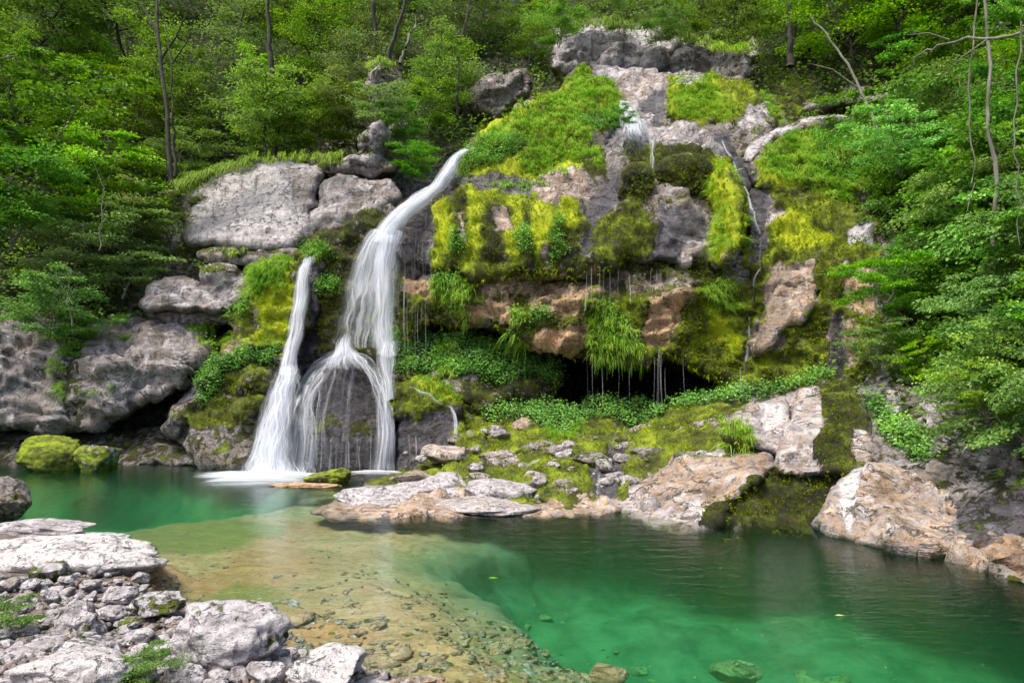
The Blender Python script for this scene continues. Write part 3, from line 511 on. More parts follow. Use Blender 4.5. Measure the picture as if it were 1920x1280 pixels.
# --- left side
body('pale_boulder', [(330,455),(342,385),(365,355),(400,328),(480,306),(560,300),(610,312),(600,360),(590,410),(640,440),(600,460),(520,478),(440,470),(370,466)], [(340,450,26),(400,330,27),(600,310,27),(600,450,25.6),(460,460,25.2)], 'large smooth pinkish white boulder face on the left', 'boulder', edge=40, depth=1.2, seed=25, thick=3, amp=.42)
body('brown_boulder', [(585,420),(595,350),(620,330),(690,330),(735,345),(752,375),(735,395),(700,412),(660,440),(620,452),(595,445)], [(590,420,25.6),(700,330,26),(740,390,25.4)], 'rounded brownish grey boulder beside the main fall', 'boulder', edge=45, depth=1.2, seed=26, thick=3, amp=.5)
body('rock_ledge', [(366,475),(400,462),(560,468),(585,480),(562,503),(480,508),(400,497)], [(0,0,25.2)], 'flat brown ledge under the large white boulder', 'rock', sp=4, edge=14, depth=.7, seed=27, thick=2, amp=.6)
body('rock_pillar', [(640,318),(648,296),(675,288),(672,262),(700,240),(722,228),(728,262),(712,290),(745,305),(740,322),(690,332),(600,325),(615,306)], [(0,0,26.6)], 'jagged whitish rock knob above the brown boulder', 'rock', sp=4, edge=22, depth=.8, seed=28, thick=2, amp=.9)
body('rock_pillar', [(690,160),(700,125),(720,118),(735,135),(728,180),(722,228),(700,225)], [(0,0,28)], 'mossy pillar topped with dry grass between the trees', 'rock', sp=4, edge=15, depth=.7, seed=29, thick=2, amp=.9)
body('boulder', [(255,580),(285,535),(330,515),(375,530),(405,560),(445,572),(430,584),(340,584)], [(250,580,24),(440,575,23.6),(340,515,25)], 'slanting white boulder with an overhanging flat underside on the left', 'boulder', sp=4, edge=25, depth=.9, seed=30, thick=2, amp=.8)
body('boulder', [(375,520),(395,495),(430,492),(468,520),(478,560),(450,592),(415,585),(385,550)], [(0,0,24.4)], 'speckled grey boulder wedged behind the slanting white one', 'boulder', sp=4, edge=35, depth=.9, seed=31, thick=2, amp=.8)
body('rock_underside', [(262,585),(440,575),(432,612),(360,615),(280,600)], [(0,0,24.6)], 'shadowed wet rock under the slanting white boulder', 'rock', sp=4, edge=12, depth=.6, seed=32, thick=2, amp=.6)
body('grey_cliff', [(-120,600),(0,606),(70,602),(180,604),(230,594),(290,598),(350,612),(400,625),(392,660),(372,690),(345,700),(360,712),(340,730),(280,752),(235,772),(200,798),(150,812),(100,816),(30,806),(-120,812)],
     [(-100,610,22.5),(150,610,24.6),(350,620,25),(-100,810,21.6),(100,810,22.6),(250,690,22.9),(370,690,23.2),(300,740,23),(190,700,22.7)], 'massive grey layered cliff overhanging the dark cave on the left', 'rock slope', edge=30, depth=1.8, seed=33, thick=3, amp=.95)
body('moss_slope', [(436,600),(455,540),(490,497),(555,482),(580,500),(575,600),(552,660),(535,720),(505,790),(485,880),(440,888),(380,876),(345,830),(300,810),(318,775),(345,745),(385,700),(425,665)],
     [(450,560,24.5),(570,490,24.6),(560,640,23.2),(430,670,23.4),(480,880,20.8),(360,880,21.2),(310,800,22.2)], 'steep slope of lime and rust moss left of the falls', 'rock slope', edge=30, depth=1.1, seed=34, thick=3, amp=1.15)
body('purple_boulder', [(436,738),(455,705),(490,690),(512,700),(508,738),(470,752)], [(0,0,21.5)], 'upper smooth purple grey boulder beside the left fall', 'boulder', sp=4, edge=28, depth=.7, seed=35, thick=1, amp=.4, rough=3)
body('purple_boulder', [(438,760),(470,742),(505,740),(500,775),(475,800),(445,790)], [(0,0,21.3)], 'lower smooth purple grey boulder beside the left fall', 'boulder', sp=4, edge=28, depth=.7, seed=36, thick=1, amp=.4, rough=3)
# --- rock under the falls
body('orange_block', [(300,812),(312,780),(335,768),(348,790),(344,815),(325,825)], [(0,0,21.6)], 'broken orange tinted block at the mouth of the left cave', 'rock', sp=4, edge=12, depth=.5, seed=51, thick=1, amp=.5, rough=3)
body('dark_rock', [(548,905),(548,830),(560,765),(582,720),(612,684),(650,664),(686,678),(715,715),(738,760),(748,830),(748,905)], [(550,890,20.2),(750,890,20.1),(650,880,19.9),(560,740,21),(740,760,20.9),(650,670,21.2),(650,780,20.1)],
     'dark wet domed rock that splits the main waterfall', 'boulder', edge=55, depth=1.6, seed=37, thick=2.5, amp=.42, sp=4)
body('rock_ledge', [(738,900),(742,800),(735,730),(770,715),(815,718),(850,745),(868,780),(870,835),(850,870),(800,890)], [(740,880,20.1),(740,720,21.4),(860,760,21),(860,860,19.8)], 'mossy wet ledge with a side trickle right of the dark rock', 'rock', edge=35, depth=.9, seed=38, thick=2, amp=.9, sp=4)
body('green_shelf', [(735,632),(790,628),(850,632),(920,642),(985,655),(1040,685),(1058,708),(1040,735),(985,752),(940,756),(900,775),(850,745),(800,722),(742,720)], [(740,640,23.6),(1000,660,23.8),(1050,720,22.8),(740,715,22),(900,750,21.6),(870,660,22.8)],
     'sloping shelf thick with green herbs inside the cave mouth', 'rock slope', edge=35, depth=.8, seed=39, thick=2.5, amp=.8)
body('herb_bank', [(850,880),(860,800),(880,775),(930,768),(1100,766),(1240,762),(1340,742),(1450,728),(1560,706),(1650,720),(1640,770),(1500,800),(1440,880),(1360,900),(1240,960),(1180,975),(1100,965),(1000,955),(900,955),(760,950),(680,940),(660,920),(740,890)],
     [(870,780,22.2),(1100,768,22.2),(1340,745,21.4),(1560,710,20),(1640,760,17),(1000,810,20.4),(1200,810,20),(1400,800,18),(1440,870,15.6),(1180,960,14.9),(1000,950,15.5),(850,950,15.6),(700,930,16.8),(850,860,18.8),(1050,870,17.4),(1230,880,16.6)], kind='structure', edge=20, depth=.5, seed=40, thick=2, amp=.75, rough=5)
body('low_ledge', [(575,965),(600,948),(650,934),(720,922),(800,918),(880,934),(960,938),(1050,942),(1150,946),(1175,960),(1100,972),(950,972),(800,976),(650,978)], [(575,965,14.6),(800,920,16.6),(800,976,13.7),(1150,950,14.9),(1100,972,13.9)],
     'low tan rock rim along the pool edge below the rubble', 'rock', sp=4, edge=16, depth=.5, seed=60, thick=1.2, amp=.32, rough=5)
# --- right slabs
body('pale_slab', [(1360,835),(1362,792),(1385,768),(1420,750),(1462,744),(1482,762),(1486,800),(1476,860),(1445,850),(1410,838)], [(1370,790,16.6),(1470,750,17.4),(1460,860,15.2),(1380,835,15.6)], 'pale wedge slab with a chalk white streak above the pool', 'boulder', sp=4, edge=28, depth=.7, seed=41, thick=1.5, amp=.3, rough=3)
body('pale_slab', [(1452,885),(1462,830),(1478,790),(1492,752),(1530,742),(1590,736),(1622,745),(1636,800),(1640,885),(1560,892),(1500,896)], [(1460,880,14.6),(1490,755,17),(1620,745,16.4),(1640,880,14)], 'tall tan slab split by a dark moss column', 'boulder', sp=4, edge=25, depth=.7, seed=42, thick=2, amp=.32, rough=3)
body('streaked_slab', [(1150,955),(1175,915),(1200,898),(1260,870),(1330,852),(1400,846),(1448,838),(1458,880),(1420,905),(1378,935),(1345,1000),(1280,1010),(1200,990)], [(1160,950,15),(1200,900,15.9),(1440,845,15.6),(1340,1000,12.8),(1200,985,14),(1440,890,14.2)], 'long streaked tan and purple slab sloping into the pool', 'boulder', sp=4, edge=35, depth=.8, seed=43, thick=2, amp=.42, rough=4)
body('moss_hollow', [(1300,1000),(1350,940),(1400,895),(1450,882),(1560,886),(1600,900),(1580,960),(1545,1010),(1480,1000),(1400,995)], [(1320,1000,13.2),(1560,1000,13.0),(1450,890,15.2),(1580,900,14.8),(1450,960,14.1)], 'hollowed bank of green moss, darkened as shade, under the pale slabs', 'rock', sp=4, edge=25, depth=.6, seed=44, thick=2, amp=.8)
body('tan_boulder', [(1520,995),(1540,955),(1562,925),(1590,885),(1640,872),(1700,885),(1755,915),(1800,945),(1812,985),(1795,1035),(1740,1050),(1680,1045),(1600,1025)], [(1530,990,12.7),(1600,885,13.6),(1700,890,13.2),(1800,950,12.2),(1780,1040,10.9),(1650,1030,11.3)], 'big rounded tan boulder with a white vertical stripe at the water', 'boulder', sp=4, edge=45, depth=1.0, seed=45, thick=2, amp=.4, rough=3)
body('dark_bank', [(1590,735),(1640,722),(1700,720),(1780,728),(1850,760),(1930,800),(2150,830),(2150,1180),(1950,1120),(1870,1080),(1790,1060),(1785,960),(1720,900),(1640,880),(1620,800)],
     [(1620,730,17.5),(1780,730,16.4),(2100,850,11),(2100,1150,7.9),(1900,1090,9.7),(1790,1050,10.8),(1640,880,14.2),(1780,900,13.2),(1900,860,13)], kind='structure', edge=25, depth=.8, seed=46, thick=2.5, amp=1.0)
body('boulder', [(1795,1045),(1805,1010),(1840,995),(1880,1005),(1890,1030),(1850,1050)], [(0,0,10.7)], 'small white veined rock at the right water edge', 'boulder', sp=4, edge=25, depth=.5, seed=47, thick=.8, amp=.35, rough=3)
body('boulder', [(1845,1060),(1860,1035),(1900,1025),(1960,1040),(1990,1100),(1920,1090)], [(0,0,10)], 'orange tinted rock half in the water at the far right', 'boulder', sp=4, edge=25, depth=.5, seed=48, thick=.8, amp=.35, rough=3)
# ------------------------------------------------------------------ pool bed, shore and water
deep = np.array([(790,1003),(850,985),(930,958),(1160,925),(1300,925),(1500,930),(1650,955),(1800,980),(2100,1020),(2400,1300),(2400,1500),(1420,1500),(1330,1330),(1240,1268),(1120,1190),(1040,1150),(965,1128),(935,1085),(880,1060),(862,1030)], float)
deepL = np.array([(-200,868),(60,864),(300,862),(560,876),(545,905),(440,925),(330,940),(200,962),(120,985),(-200,1000)], float)
shore = np.array([(-500,985),(0,985),(120,985),(190,1012),(300,1050),(285,1075),(240,1095),(330,1130),(430,1165),(525,1200),(600,1245),(740,1285),(900,1330),(1100,1500),(1500,2600),(-1500,2600)], float)
def to_world(p): q = ground(p[:, 0], p[:, 1]); return q[:, :2]
bumpL = np.array([(1200,1105),(1260,1065),(1400,1085),(1480,1100),(1440,1130),(1300,1135)], float)
def sdist(x, y, poly, sm=1):
    d, ins, _, _ = segdist(x, y, chaikin(to_world(poly), sm)); return np.where(ins, d, -d)
def bed_exact(x, y):
    P = np.stack([x, y, x*0], -1); wx = x+.4*perlin(P/1.6)+.13*perlin(P/.5); wy = y+.4*perlin(P/1.6+30)+.13*perlin(P/.5+30)
    z = -.34+.10*fbm(P, 2.2, 3, 2)
    z -= .22*sstep(13, 19, y)*sstep(3, -4, x)
    d = sdist(wx, wy, deep); z = z-.5*sstep(-1.5, .6, d+.3*fbm(P, .9, 3, 12))-.45*sstep(.35, .7, d+.25*perlin(P/.8))-2.1*sstep(.1, 1.8, d)*(1-.62*sstep(8.5, 13.5, y+.35*np.maximum(x-2, 0)))+fbm(P, 2.6, 3, 9)*.3*sstep(.5, 2, d)+.12*sstep(-.9, 0, d)
    z = z+1.2*sstep(-.3, .6, sdist(wx, wy, bumpL))
    z = z-1.3*sstep(-.7, 1.6, sdist(wx, wy, deepL))
    far = sstep(21.9, 23, y)+sstep(-.3, 1.2, x-3.5-(15.8-y)*1.25)*sstep(8, 9, y)*0; z = z*(1-far)+(-.1)*far
    s = sdist(wx, wy, shore); z = z+(.26-z*.6)*sstep(-.5, .35, s)+.30*sstep(.2, 3.2, s)+.0*s
    # thin flat ledges on the shallow floor
    q = (x*.35+y*.9+fbm(P, 1.5, 3, 4)*.8)*1.15; fr = q-np.floor(q); sh = sstep(.2, -.3, d); z = z+(sstep(0, .09, fr)-fr)*.04*sh
    z = z+fbm(P, .35, 4, 6)*.045
    return z
BX, BY = np.arange(-26, 20, .07), np.arange(1.2, 25, .07); BZ = bed_exact(*np.meshgrid(BX, BY))
def bed_height(x, y):
    u = np.clip((np.asarray(x)-BX[0])/.07, 0, len(BX)-1.01); v = np.clip((np.asarray(y)-BY[0])/.07, 0, len(BY)-1.01); i, j = v.astype(int), u.astype(int); p, q = v-i, u-j
    return BZ[i, j]*(1-p)*(1-q)+BZ[i+1, j]*p*(1-q)+BZ[i, j+1]*(1-p)*q+BZ[i+1, j+1]*p*q
def bed_hit(px, py):
    px = np.atleast_1d(np.asarray(px, float)); py = np.atleast_1d(np.asarray(py, float)); done = np.zeros(px.shape, bool); out = ground(px, py, 0.0)
    for zz in np.linspace(.9, -4, 110):
        P = ground(px, py, zz); hit = (~done) & (bed_height(P[..., 0], P[..., 1]) >= zz); out[hit] = P[hit]; done |= hit
    return out
def bed():
    x, y = np.meshgrid(BX, BY); z = BZ
    P = np.stack([x, y, z], -1); h, w_ = x.shape; idx = np.arange(h*w_).reshape(h, w_)
    q = np.stack([idx[:-1, :-1], idx[:-1, 1:], idx[1:, 1:], idx[1:, :-1]], -1).reshape(-1, 4)
    me = mesh_np('pool_bed', P.reshape(-1, 3), [q])
    def reg(pts, soft=.5):
        Q = np.stack([x, y, x*0], -1); return sstep(-soft, soft, sdist(x+.4*perlin(Q), y+.4*perlin(Q+20), np.array(pts, float)))
    orange = np.maximum.reduce([reg([(340,1130),(520,1090),(600,1110),(700,1170),(600,1250),(500,1200)], .6)*1.1, reg([(300,1050),(460,1010),(620,1000),(560,1070),(420,1110),(330,1110)], .5)*.75, reg([(380,1040),(500,970),(560,975),(560,1000),(430,1050)], .35), reg([(0,1070),(150,1060),(330,1060),(300,1080),(100,1090)], .3)*.9, reg([(200,1020),(310,1030),(280,1045)], .2), reg([(600,930),(720,930),(650,970),(560,975),(500,945)], .3)*.6])
    algae = np.maximum.reduce([reg([(80,960),(230,930),(440,940),(600,960),(420,1000),(200,1010),(120,985)], .6), reg([(480,1040),(600,1100),(560,1120),(380,1110),(300,1100)], .4)*.8, reg([(960,1110),(1100,1180),(1240,1265),(1150,1290),(1000,1240),(900,1150)], .5), reg([(560,1190),(900,1180),(1000,1280),(600,1290)], .5)*.6])
    sand = np.maximum(reg([(600,960),(760,990),(860,1050),(800,1120),(700,1150),(520,1080),(560,990)], .7), 0)
    dry = sstep(-.2, .3, sdist(x, y, shore))
    orange = np.clip(orange*1.25, 0, 1.2); vattr(me, 'bedA', np.stack([orange, algae, sand], -1).reshape(-1, 3)); vattr(me, 'bedB', np.stack([dry, sstep(-1.3, .7, .4*fbm(np.stack([x, y, x*0], -1), .9, 3, 13)+np.maximum(sdist(x, y, deep), sdist(x, y, deepL))), dry], -1).reshape(-1, 3))
    g = NT('stream_bed'); Pn = g.n('NewGeometry').outputs['Position']; A = g.n('SeparateColor', {0: g.n('Attribute', attribute_name='bedA').outputs['Color']})
    B = g.n('SeparateColor', {0: g.n('Attribute', attribute_name='bedB').outputs['Color']})
    n1 = g.noise(Pn, 1.6, 6, .65, .3); n2 = g.noise(Pn, 7, 5, .7); n3 = g.noise(Pn, 30, 3, .7); vo = g.n('TexVoronoi', {'Vector': Pn, 'Scale': 9.0}); vc = g.noise(vo.outputs['Position'], 5, 1)
    c = g.ramp(n2, (.25, (.11, .062, .028)), (.5, (.37, .235, .115)), (.75, (.62, .45, .27)))
    c = g.mix(g.math('MULTIPLY', A.outputs[2], .6), c, g.ramp(n1, (.3, (.28, .18, .1)), (.7, (.52, .37, .24))))
    c = g.mix(g.smooth(g.math('ADD', A.outputs[0], g.math('MULTIPLY', g.math('SUBTRACT', n1, .5), 1.2)), .2, .9), c, g.ramp(n2, (.3, (.26, .12, .05)), (.7, (.5, .28, .14))))
    c = g.mix(g.smooth(g.math('ADD', A.outputs[1], g.math('MULTIPLY', g.math('SUBTRACT', n2, .5), 1.8)), .35, .9), c, g.ramp(n3, (.3, (.085, .09, .02)), (.7, (.27, .26, .08))))
    c = g.mix(g.math('MULTIPLY', g.smooth(n2, .56, .66), .6), c, (.12, .095, .05))
    lv_ = g.noise(g.n('Mapping', {0: Pn, 2: (0, 0, .45), 3: (.45, 1.5, 1)}).outputs[0], 1.2, 7, .66, 1.0); lm_ = g.math('SUBTRACT', 1, g.smooth(g.math('ABSOLUTE', g.math('SUBTRACT', lv_, .5)), .0, .022)); c = g.mix(g.math('MULTIPLY', lm_, .45), c, (.05, .045, .02)); c = g.mix(g.math('MULTIPLY', g.smooth(lv_, .52, .6), .4), c, (.16, .15, .06))
    c = g.mix(B.outputs[1], c, g.ramp(n1, (.3, (.045, .065, .045)), (.7, (.19, .23, .16))))
    gr = g.ramp(n2, (.3, (.045, .035, .028)), (.7, (.2, .16, .13)))
    c = g.mix(B.outputs[0], c, gr)
    hgt = g.math('ADD', g.math('MULTIPLY', n2, .6), g.math('MULTIPLY', n3, .4))
    bp = g.n('Bump', {'Height': hgt, 'Strength': .7, 'Distance': .06})
    o = obj('pool_bed', me, g.out(g.n('BsdfPrincipled', {'Base Color': c, 'Roughness': .8, 'Normal': bp.outputs[0], 'Specular IOR Level': .2}).outputs[0])); tag(o, kind='structure')
bed()
def water():
    xs = np.arange(-26, 20.1, .5); ys = np.arange(3.2, 24.1, .5); x, y = np.meshgrid(xs, ys); h, w_ = x.shape; top = np.stack([x, y, x*0], -1).reshape(-1, 3)
    idx = np.arange(h*w_).reshape(h, w_); q = np.stack([idx[:-1, :-1], idx[:-1, 1:], idx[1:, 1:], idx[1:, :-1]], -1).reshape(-1, 4)
    per = np.concatenate([idx[0, :-1], idx[:-1, -1], idx[-1, :0:-1], idx[:0:-1, 0]]); n = len(top); bot = top[per].copy(); bot[:, 2] = -4.5
    a = np.arange(len(per)); b = (a+1) % len(per); side = np.stack([per[b], per[a], n+a, n+b], -1); cap = (n+a[::-1])[None]
    me = mesh_np('water', np.r_[top, bot], [q, side, cap])
    g = NT('pool_water'); P = g.n('NewGeometry').outputs['Position']
    mp = g.n('Mapping', {0: P, 2: (0, 0, radians(-14)), 3: (1.0, 2.6, 1)}).outputs[0]
    hgt = g.math('ADD', g.math('ADD', g.math('MULTIPLY', g.noise(mp, 1.5, 3, .5, .5), .35), g.math('MULTIPLY', g.noise(mp, 5.5, 3, .55), .2)), g.math('MULTIPLY', g.noise(mp, 15, 2, .5), .05))
    bp = g.n('Bump', {'Height': hgt, 'Strength': .32, 'Distance': .12}); fr = g.n('Fresnel', {'IOR': 1.33, 'Normal': bp.outputs[0]})
    gl = g.n('BsdfGlossy', {'Color': (1, 1, 1, 1), 'Roughness': .08, 'Normal': bp.outputs[0]}); tr = g.n('BsdfTransparent')
    ms = g.n('MixShader', {0: fr.outputs[0], 1: tr.outputs[0], 2: gl.outputs[0]})
    va = g.n('VolumeAbsorption', {'Color': (.5, .935, .75, 1), 'Density': .56})
    o = obj('water', me, g.out(ms.outputs[0], g.n('AddShader', {0: va.outputs[0], 1: g.n('VolumeScatter', {'Color': (.18, .85, .36, 1), 'Density': .036, 'Anisotropy': .0}).outputs[0]}).outputs[0])); tag(o, kind='structure')
water()
# ------------------------------------------------------------------ loose stones
def stone_proto(seed, sx, sy, sz, n=4, angular=.5, moss=.1, pale=.7, ochre=.1, wet=0, k=.25, flank=0):
    import bmesh
    bm = bmesh.new(); bmesh.ops.create_icosphere(bm, subdivisions=n, radius=1); V = np.array([v.co[:] for v in bm.verts]); Fc = np.array([[v.index for v in f.verts] for f in bm.faces]); bm.free()
    r = np.random.RandomState(seed)
    for _ in range(9):
        nrm = r.normal(size=3); nrm /= np.linalg.norm(nrm); lim = r.uniform(.55, .85); d = V@nrm; ex = np.maximum(d-lim, 0); V = V-nrm*(ex*angular*1.5)[:, None].clip(0, None)
    U = V/np.linalg.norm(V, axis=1)[:, None]; V = V+U*(facets(V, .75, seed)*(.11 if n > 4 else .09)+facets(V, .3, seed+3)*(.04 if n > 4 else .015)+fbm(V, .9, 4, seed)*.25+ridged(V, .5, 4, seed+2)*.06+fbm(V, .16, 3, seed+5)*.05)[:, None]
    V = V*np.array([sx, sy, sz]); me = mesh_np('stone', V, [Fc])
    mo = moss+.45*fbm(U, .9, 3, seed+7)-.25*U[:, 2]*np.sign(moss); mo = mo+flank*sstep(.35, .8, U[:, 0]+.3*fbm(U, .5, 2, 3))*sstep(.5, .1, U[:, 2]); z = np.zeros(len(V))
    vattr(me, 'mA', np.stack([mo, z+(.48 if moss > .6 else .25), z+wet], -1)); vattr(me, 'mB', np.stack([z+ochre, z+pale, z], -1)); me.materials.append(STONE); return me
PALE = [stone_proto(s, 1, r1, r2, 4, a, -.25, .9, .04) for s, r1, r2, a in ((1, .8, .55, .5), (2, .75, .6, .9), (3, 1, .5, .4), (4, .7, .65, .8), (5, .9, .45, .9), (6, .8, .6, .3))]
MOSSY = [stone_proto(s, 1, .8, r2, 4, .6, .42, .75, .05) for s, r2 in ((11, .6), (12, .5), (13, .65))]
SUNK = [stone_proto(s, 1, .8, r2, 3, .9, .15, .5, .75) for s, r2 in ((21, .3), (22, .35), (23, .25))]
PUR = [stone_proto(s, 1, .8, r2, 4, .5, -.2, .45, .2) for s, r2 in ((31, .55), (32, .6))]
def put(me, px, py, r, zoff=.3, rz=None, name='stone', lift=0, tilt=.15):
    P = ground(px, py, .3); 
    for _ in range(5): z = float(bed_height(np.array([P[0]]), np.array([P[1]]))[0]); P = ground(px, py, z)
    if 'sunken' in name: P = bed_hit(px, py)[0]; z = P[2]
    o = obj(name, me, None, None, (P[0], P[1], z+r*(zoff+(.12 if name == 'stone' else 0))+lift)); o.scale = (r, r, r); o.rotation_euler = (R.uniform(-tilt, tilt), R.uniform(-tilt, tilt), R.uniform(0, 6.28) if rz is None else rz); return o
def big(px, base, wpx, seed, hz, label, name='boulder', moss=-.2, pale=.95, ochre=.02, sy=.8, z0=.25, ang=.6, n=5, rz=0, wet=0, flank=0):
    P = ground(px, base, z0); r = wpx/F*P[1]/2; me = stone_proto(seed, 1, sy, hz, n, ang, moss, pale, ochre, wet, flank=flank); o = obj(name, me, None, None, (P[0], P[1]+r*sy*.5, z0+r*hz*.5)); o.scale = (r, r, r); o.rotation_euler = (0, 0, rz)
    tag(o, label, 'boulder'); BIGS.append((px, base, wpx)); return o
BIGS = []
big(412, 1240, 225, 141, .56, 'largest grey white boulder with mossy right flank on the near shore', pale=1.05, moss=-.1, flank=.6, sy=.75, ang=.4, z0=.3)
big(128, 1200, 105, 102, .8, 'squarish stone with a thick dark moss skirt among the shore stones', moss=.42, ang=.7)
big(215, 1130, 70, 103, .5, 'smooth pale stone behind the moss skirted one')
big(205, 1165, 62, 104, .6, 'rounded stone with moss along its foot', moss=.12)
big(235, 1178, 52, 105, .5, 'dark green mossy lump between pale shore stones', moss=.6)
big(285, 1150, 100, 106, .45, 'low mossy rock tucked left of the largest boulder', moss=.5)
big(155, 1268, 118, 107, .7, 'pinkish white rounded stone at the bottom left', pale=1.1)
big(110, 1300, 220, 108, .35, 'broad smooth white rock cut off by the bottom left edge', pale=1.2, z0=.35, ang=.5)
big(25, 1262, 95, 109, .6, 'bluish grey stone in the bottom left corner', pale=.8)
big(65, 1240, 100, 110, .5, 'mossy stone beside the bluish grey corner one', moss=.4)
big(300, 1240, 90, 111, .55, 'egg shaped pale stone left of the largest boulder', pale=.9)
big(255, 1262, 80, 112, .6, 'angular tan stone behind the small grass clump', moss=.15)
big(345, 1285, 90, 113, .5, 'flattened pale stone by the grass clump', pale=.9)
big(490, 1290, 80, 114, .8, 'upright grey wedge of rock in front of the largest boulder', pale=.7, ang=1.)
big(600, 1300, 190, 115, .45, 'wide knobbly white rock at the bottom edge right of the grass', pale=1.3, z0=.25, ang=1., moss=.02)
big(690, 1300, 80, 116, .35, 'low white rock beside the wide knobbly one', pale=1.2, z0=.12)
big(790, 1300, 90, 117, .3, 'small white rock tip rising from the bottom water edge', pale=1.1, z0=.05)
big(400, 1300, 60, 118, .5, 'round grey stone at the bottom edge', pale=.8)
big(88, 1085, 75, 119, .55, 'dark mossy rock sitting on the smooth white slab', moss=.55)
big(125, 1095, 38, 120, .6, 'pale cube like stone beside the dark mossy rock', pale=.9, ang=1)
big(165, 1102, 42, 121, .5, 'pinkish flat stone near the white slab', pale=.9)
big(253, 1095, 44, 122, .6, 'rough grey stone standing alone at the water edge', pale=.6, z0=.05)
big(60, 1078, 480, 123, .15, 'long smooth white slab reaching into the shallows', name='flat_rock', pale=1.4, sy=.42, z0=.1, ang=.4, rz=-.05)
big(60, 1012, 210, 124, .2, 'cracked pale ledge behind the long white slab', name='flat_rock', pale=.8, sy=.5, z0=.1, ang=.8)
big(150, 1022, 150, 125, .16, 'thin pinkish plate of rock at the shore', name='flat_rock', pale=.9, sy=.5, z0=.03, ang=.6)
big(-5, 970, 85, 126, 1.2, 'dark mossy rock cut off by the left edge', moss=.5, pale=.2, z0=0, wet=.3)
big(5, 1045, 40, 127, .6, 'small green stone at the left edge above the slab', moss=.6)
big(85, 884, 125, 130, .75, 'low lime mossed boulder at the far left shore', moss=1.0, pale=.6, z0=-.05, ang=.6)
big(172, 884, 88, 131, .85, 'second lime mossed boulder at the far left shore with a grey face', moss=.75, pale=.7, z0=-.05, ang=.9)
big(600, 906, 80, 132, .36, 'flat mossy islet stone at the foot of the falls', moss=.85, z0=0.02, pale=.7, ochre=.4)
big(633, 904, 52, 133, .75, 'round lime moss islet stone at the foot of the falls', moss=1., z0=0.02, pale=.7, ochre=.4)
big(570, 914, 130, 134, .08, 'submerged tan plate in front of the islet stones', name='flat_rock', pale=.5, ochre=.8, z0=-.02, sy=.4)
MID = [(815,852,50,.65,.05,.8,.5,'peach coloured knob on the rubble left end'),(850,862,100,.4,.25,.7,.5,'wide peach rock with mossy shoulder'),(935,868,110,.42,.4,.6,.4,'half mossed tan rock right of the peach one'),
 (780,905,100,.4,.5,.5,.5,'moss topped brown rock above the white rib'),(820,920,170,.3,-.1,1.1,.1,'bright white rib of rock near the pool'),(730,938,230,.14,-.1,1.0,.2,'low white plate sliding into the shallows'),
 (930,930,170,.25,.35,.9,.2,'lime and white rock plate at the pool edge'),(1000,905,52,.6,-.1,.7,.45,'smooth pinkish tan rock at the small gully'),(1065,935,110,.5,.62,.3,.3,'square lime moss block at the waterline'),
 (885,785,62,.8,.5,.3,.5,'orange and green rock below the herb shelf'),(890,832,58,.8,.75,.2,.2,'round dark moss rock under the orange one'),(860,830,40,.6,.5,.3,.4,'little mossy rock at the side trickle foot'),
 (985,805,52,.6,.3,.3,.5,'brown knob poking from the herb bank'),(1048,820,28,.6,-.1,.7,.3,'small pale cube on the herb bank edge'),(1130,830,120,.3,.6,.2,.2,'long mossy rise right of the herb bank'),
 (1210,815,90,.35,.15,.3,.3,'dark flat rock under the cave trickle'),(1320,815,110,.45,.6,.3,.3,'lime moss hump left of the pale slabs'),(920,955,190,.12,-.1,1.,.4,'flat tan plate along the pool rim'),
 (1230,860,110,.35,.55,.2,.2,'olive moss rock above the streaked slab'),(900,905,60,.5,.45,.5,.3,'small moss capped stone in the rubble middle'),(1010,850,90,.4,.55,.2,.2,'dark green stone in front of the herbs'),(1110,870,80,.4,.6,.3,.2,'olive stone beside the wet gully')]
hb = BODY['herb_bank40']
for i, (x, b_, w_, hz, mo, pa, oc, lb) in enumerate(MID):
    Y = float(hb(np.array([float(x)]), np.array([float(b_)]))[0]); P = ray(x, b_, Y)
    if P[2] < 0.02: P = ground(x, b_, .02)
    r = w_/F*P[1]/2; me = stone_proto(200+i, 1, .8, hz, 4, .8, mo, pa, oc); o = obj('rubble_rock', me, None, None, (P[0], P[1]+r*.25, P[2]+r*hz*.25)); o.scale = (r, r, r); o.rotation_euler = (0, 0, R.uniform(-.3, .3)); tag(o, lb, 'rock')
# small shore stones: one by one
cnt = 0; spots = [(px_, b_, w_) for px_, b_, w_ in BIGS]
shore_in = chaikin(shore, 1)
for k in range(9000):
    if cnt >= 215: break
    u = R.uniform(); py = 1078+207*u**.8; px = R.uniform(-30, 760); dd, ins, _, _ = segdist(np.array([px]), np.array([py]), shore_in)
    if not ins[0]: continue
    s = R.choice([18, 23, 29, 38, 54], p=[.2, .26, .26, .18, .10])*(.75+.6*u)
    if any(abs(px-a)/(w_*.42+s*.36)+abs(py-b_+w_*.1)/(w_*.25+s*.2) < .9 and w_ < 400 for a, b_, w_ in spots): continue
    spots.append((px, py, s)); r = s/2/F*ground(px, py, .25)[1]; mo = R.uniform() < .2; pu = R.uniform() < .18
    o = put((MOSSY if mo else PUR if pu else PALE)[R.randint(2 if pu and not mo else 3 if mo else 6)], px, py, r, .35)
    tag(o, 'small stone with moss on it among the near shore stones' if mo else 'small pinkish brown stone among the near shore stones' if pu else 'small pale stone among the near shore stones', 'stone', 'stones on the near shore' if not mo else 'mossy stones on the near shore'); cnt += 1
    if pu and not mo: o['group'] = 'pinkish stones on the near shore'
cnt = 0
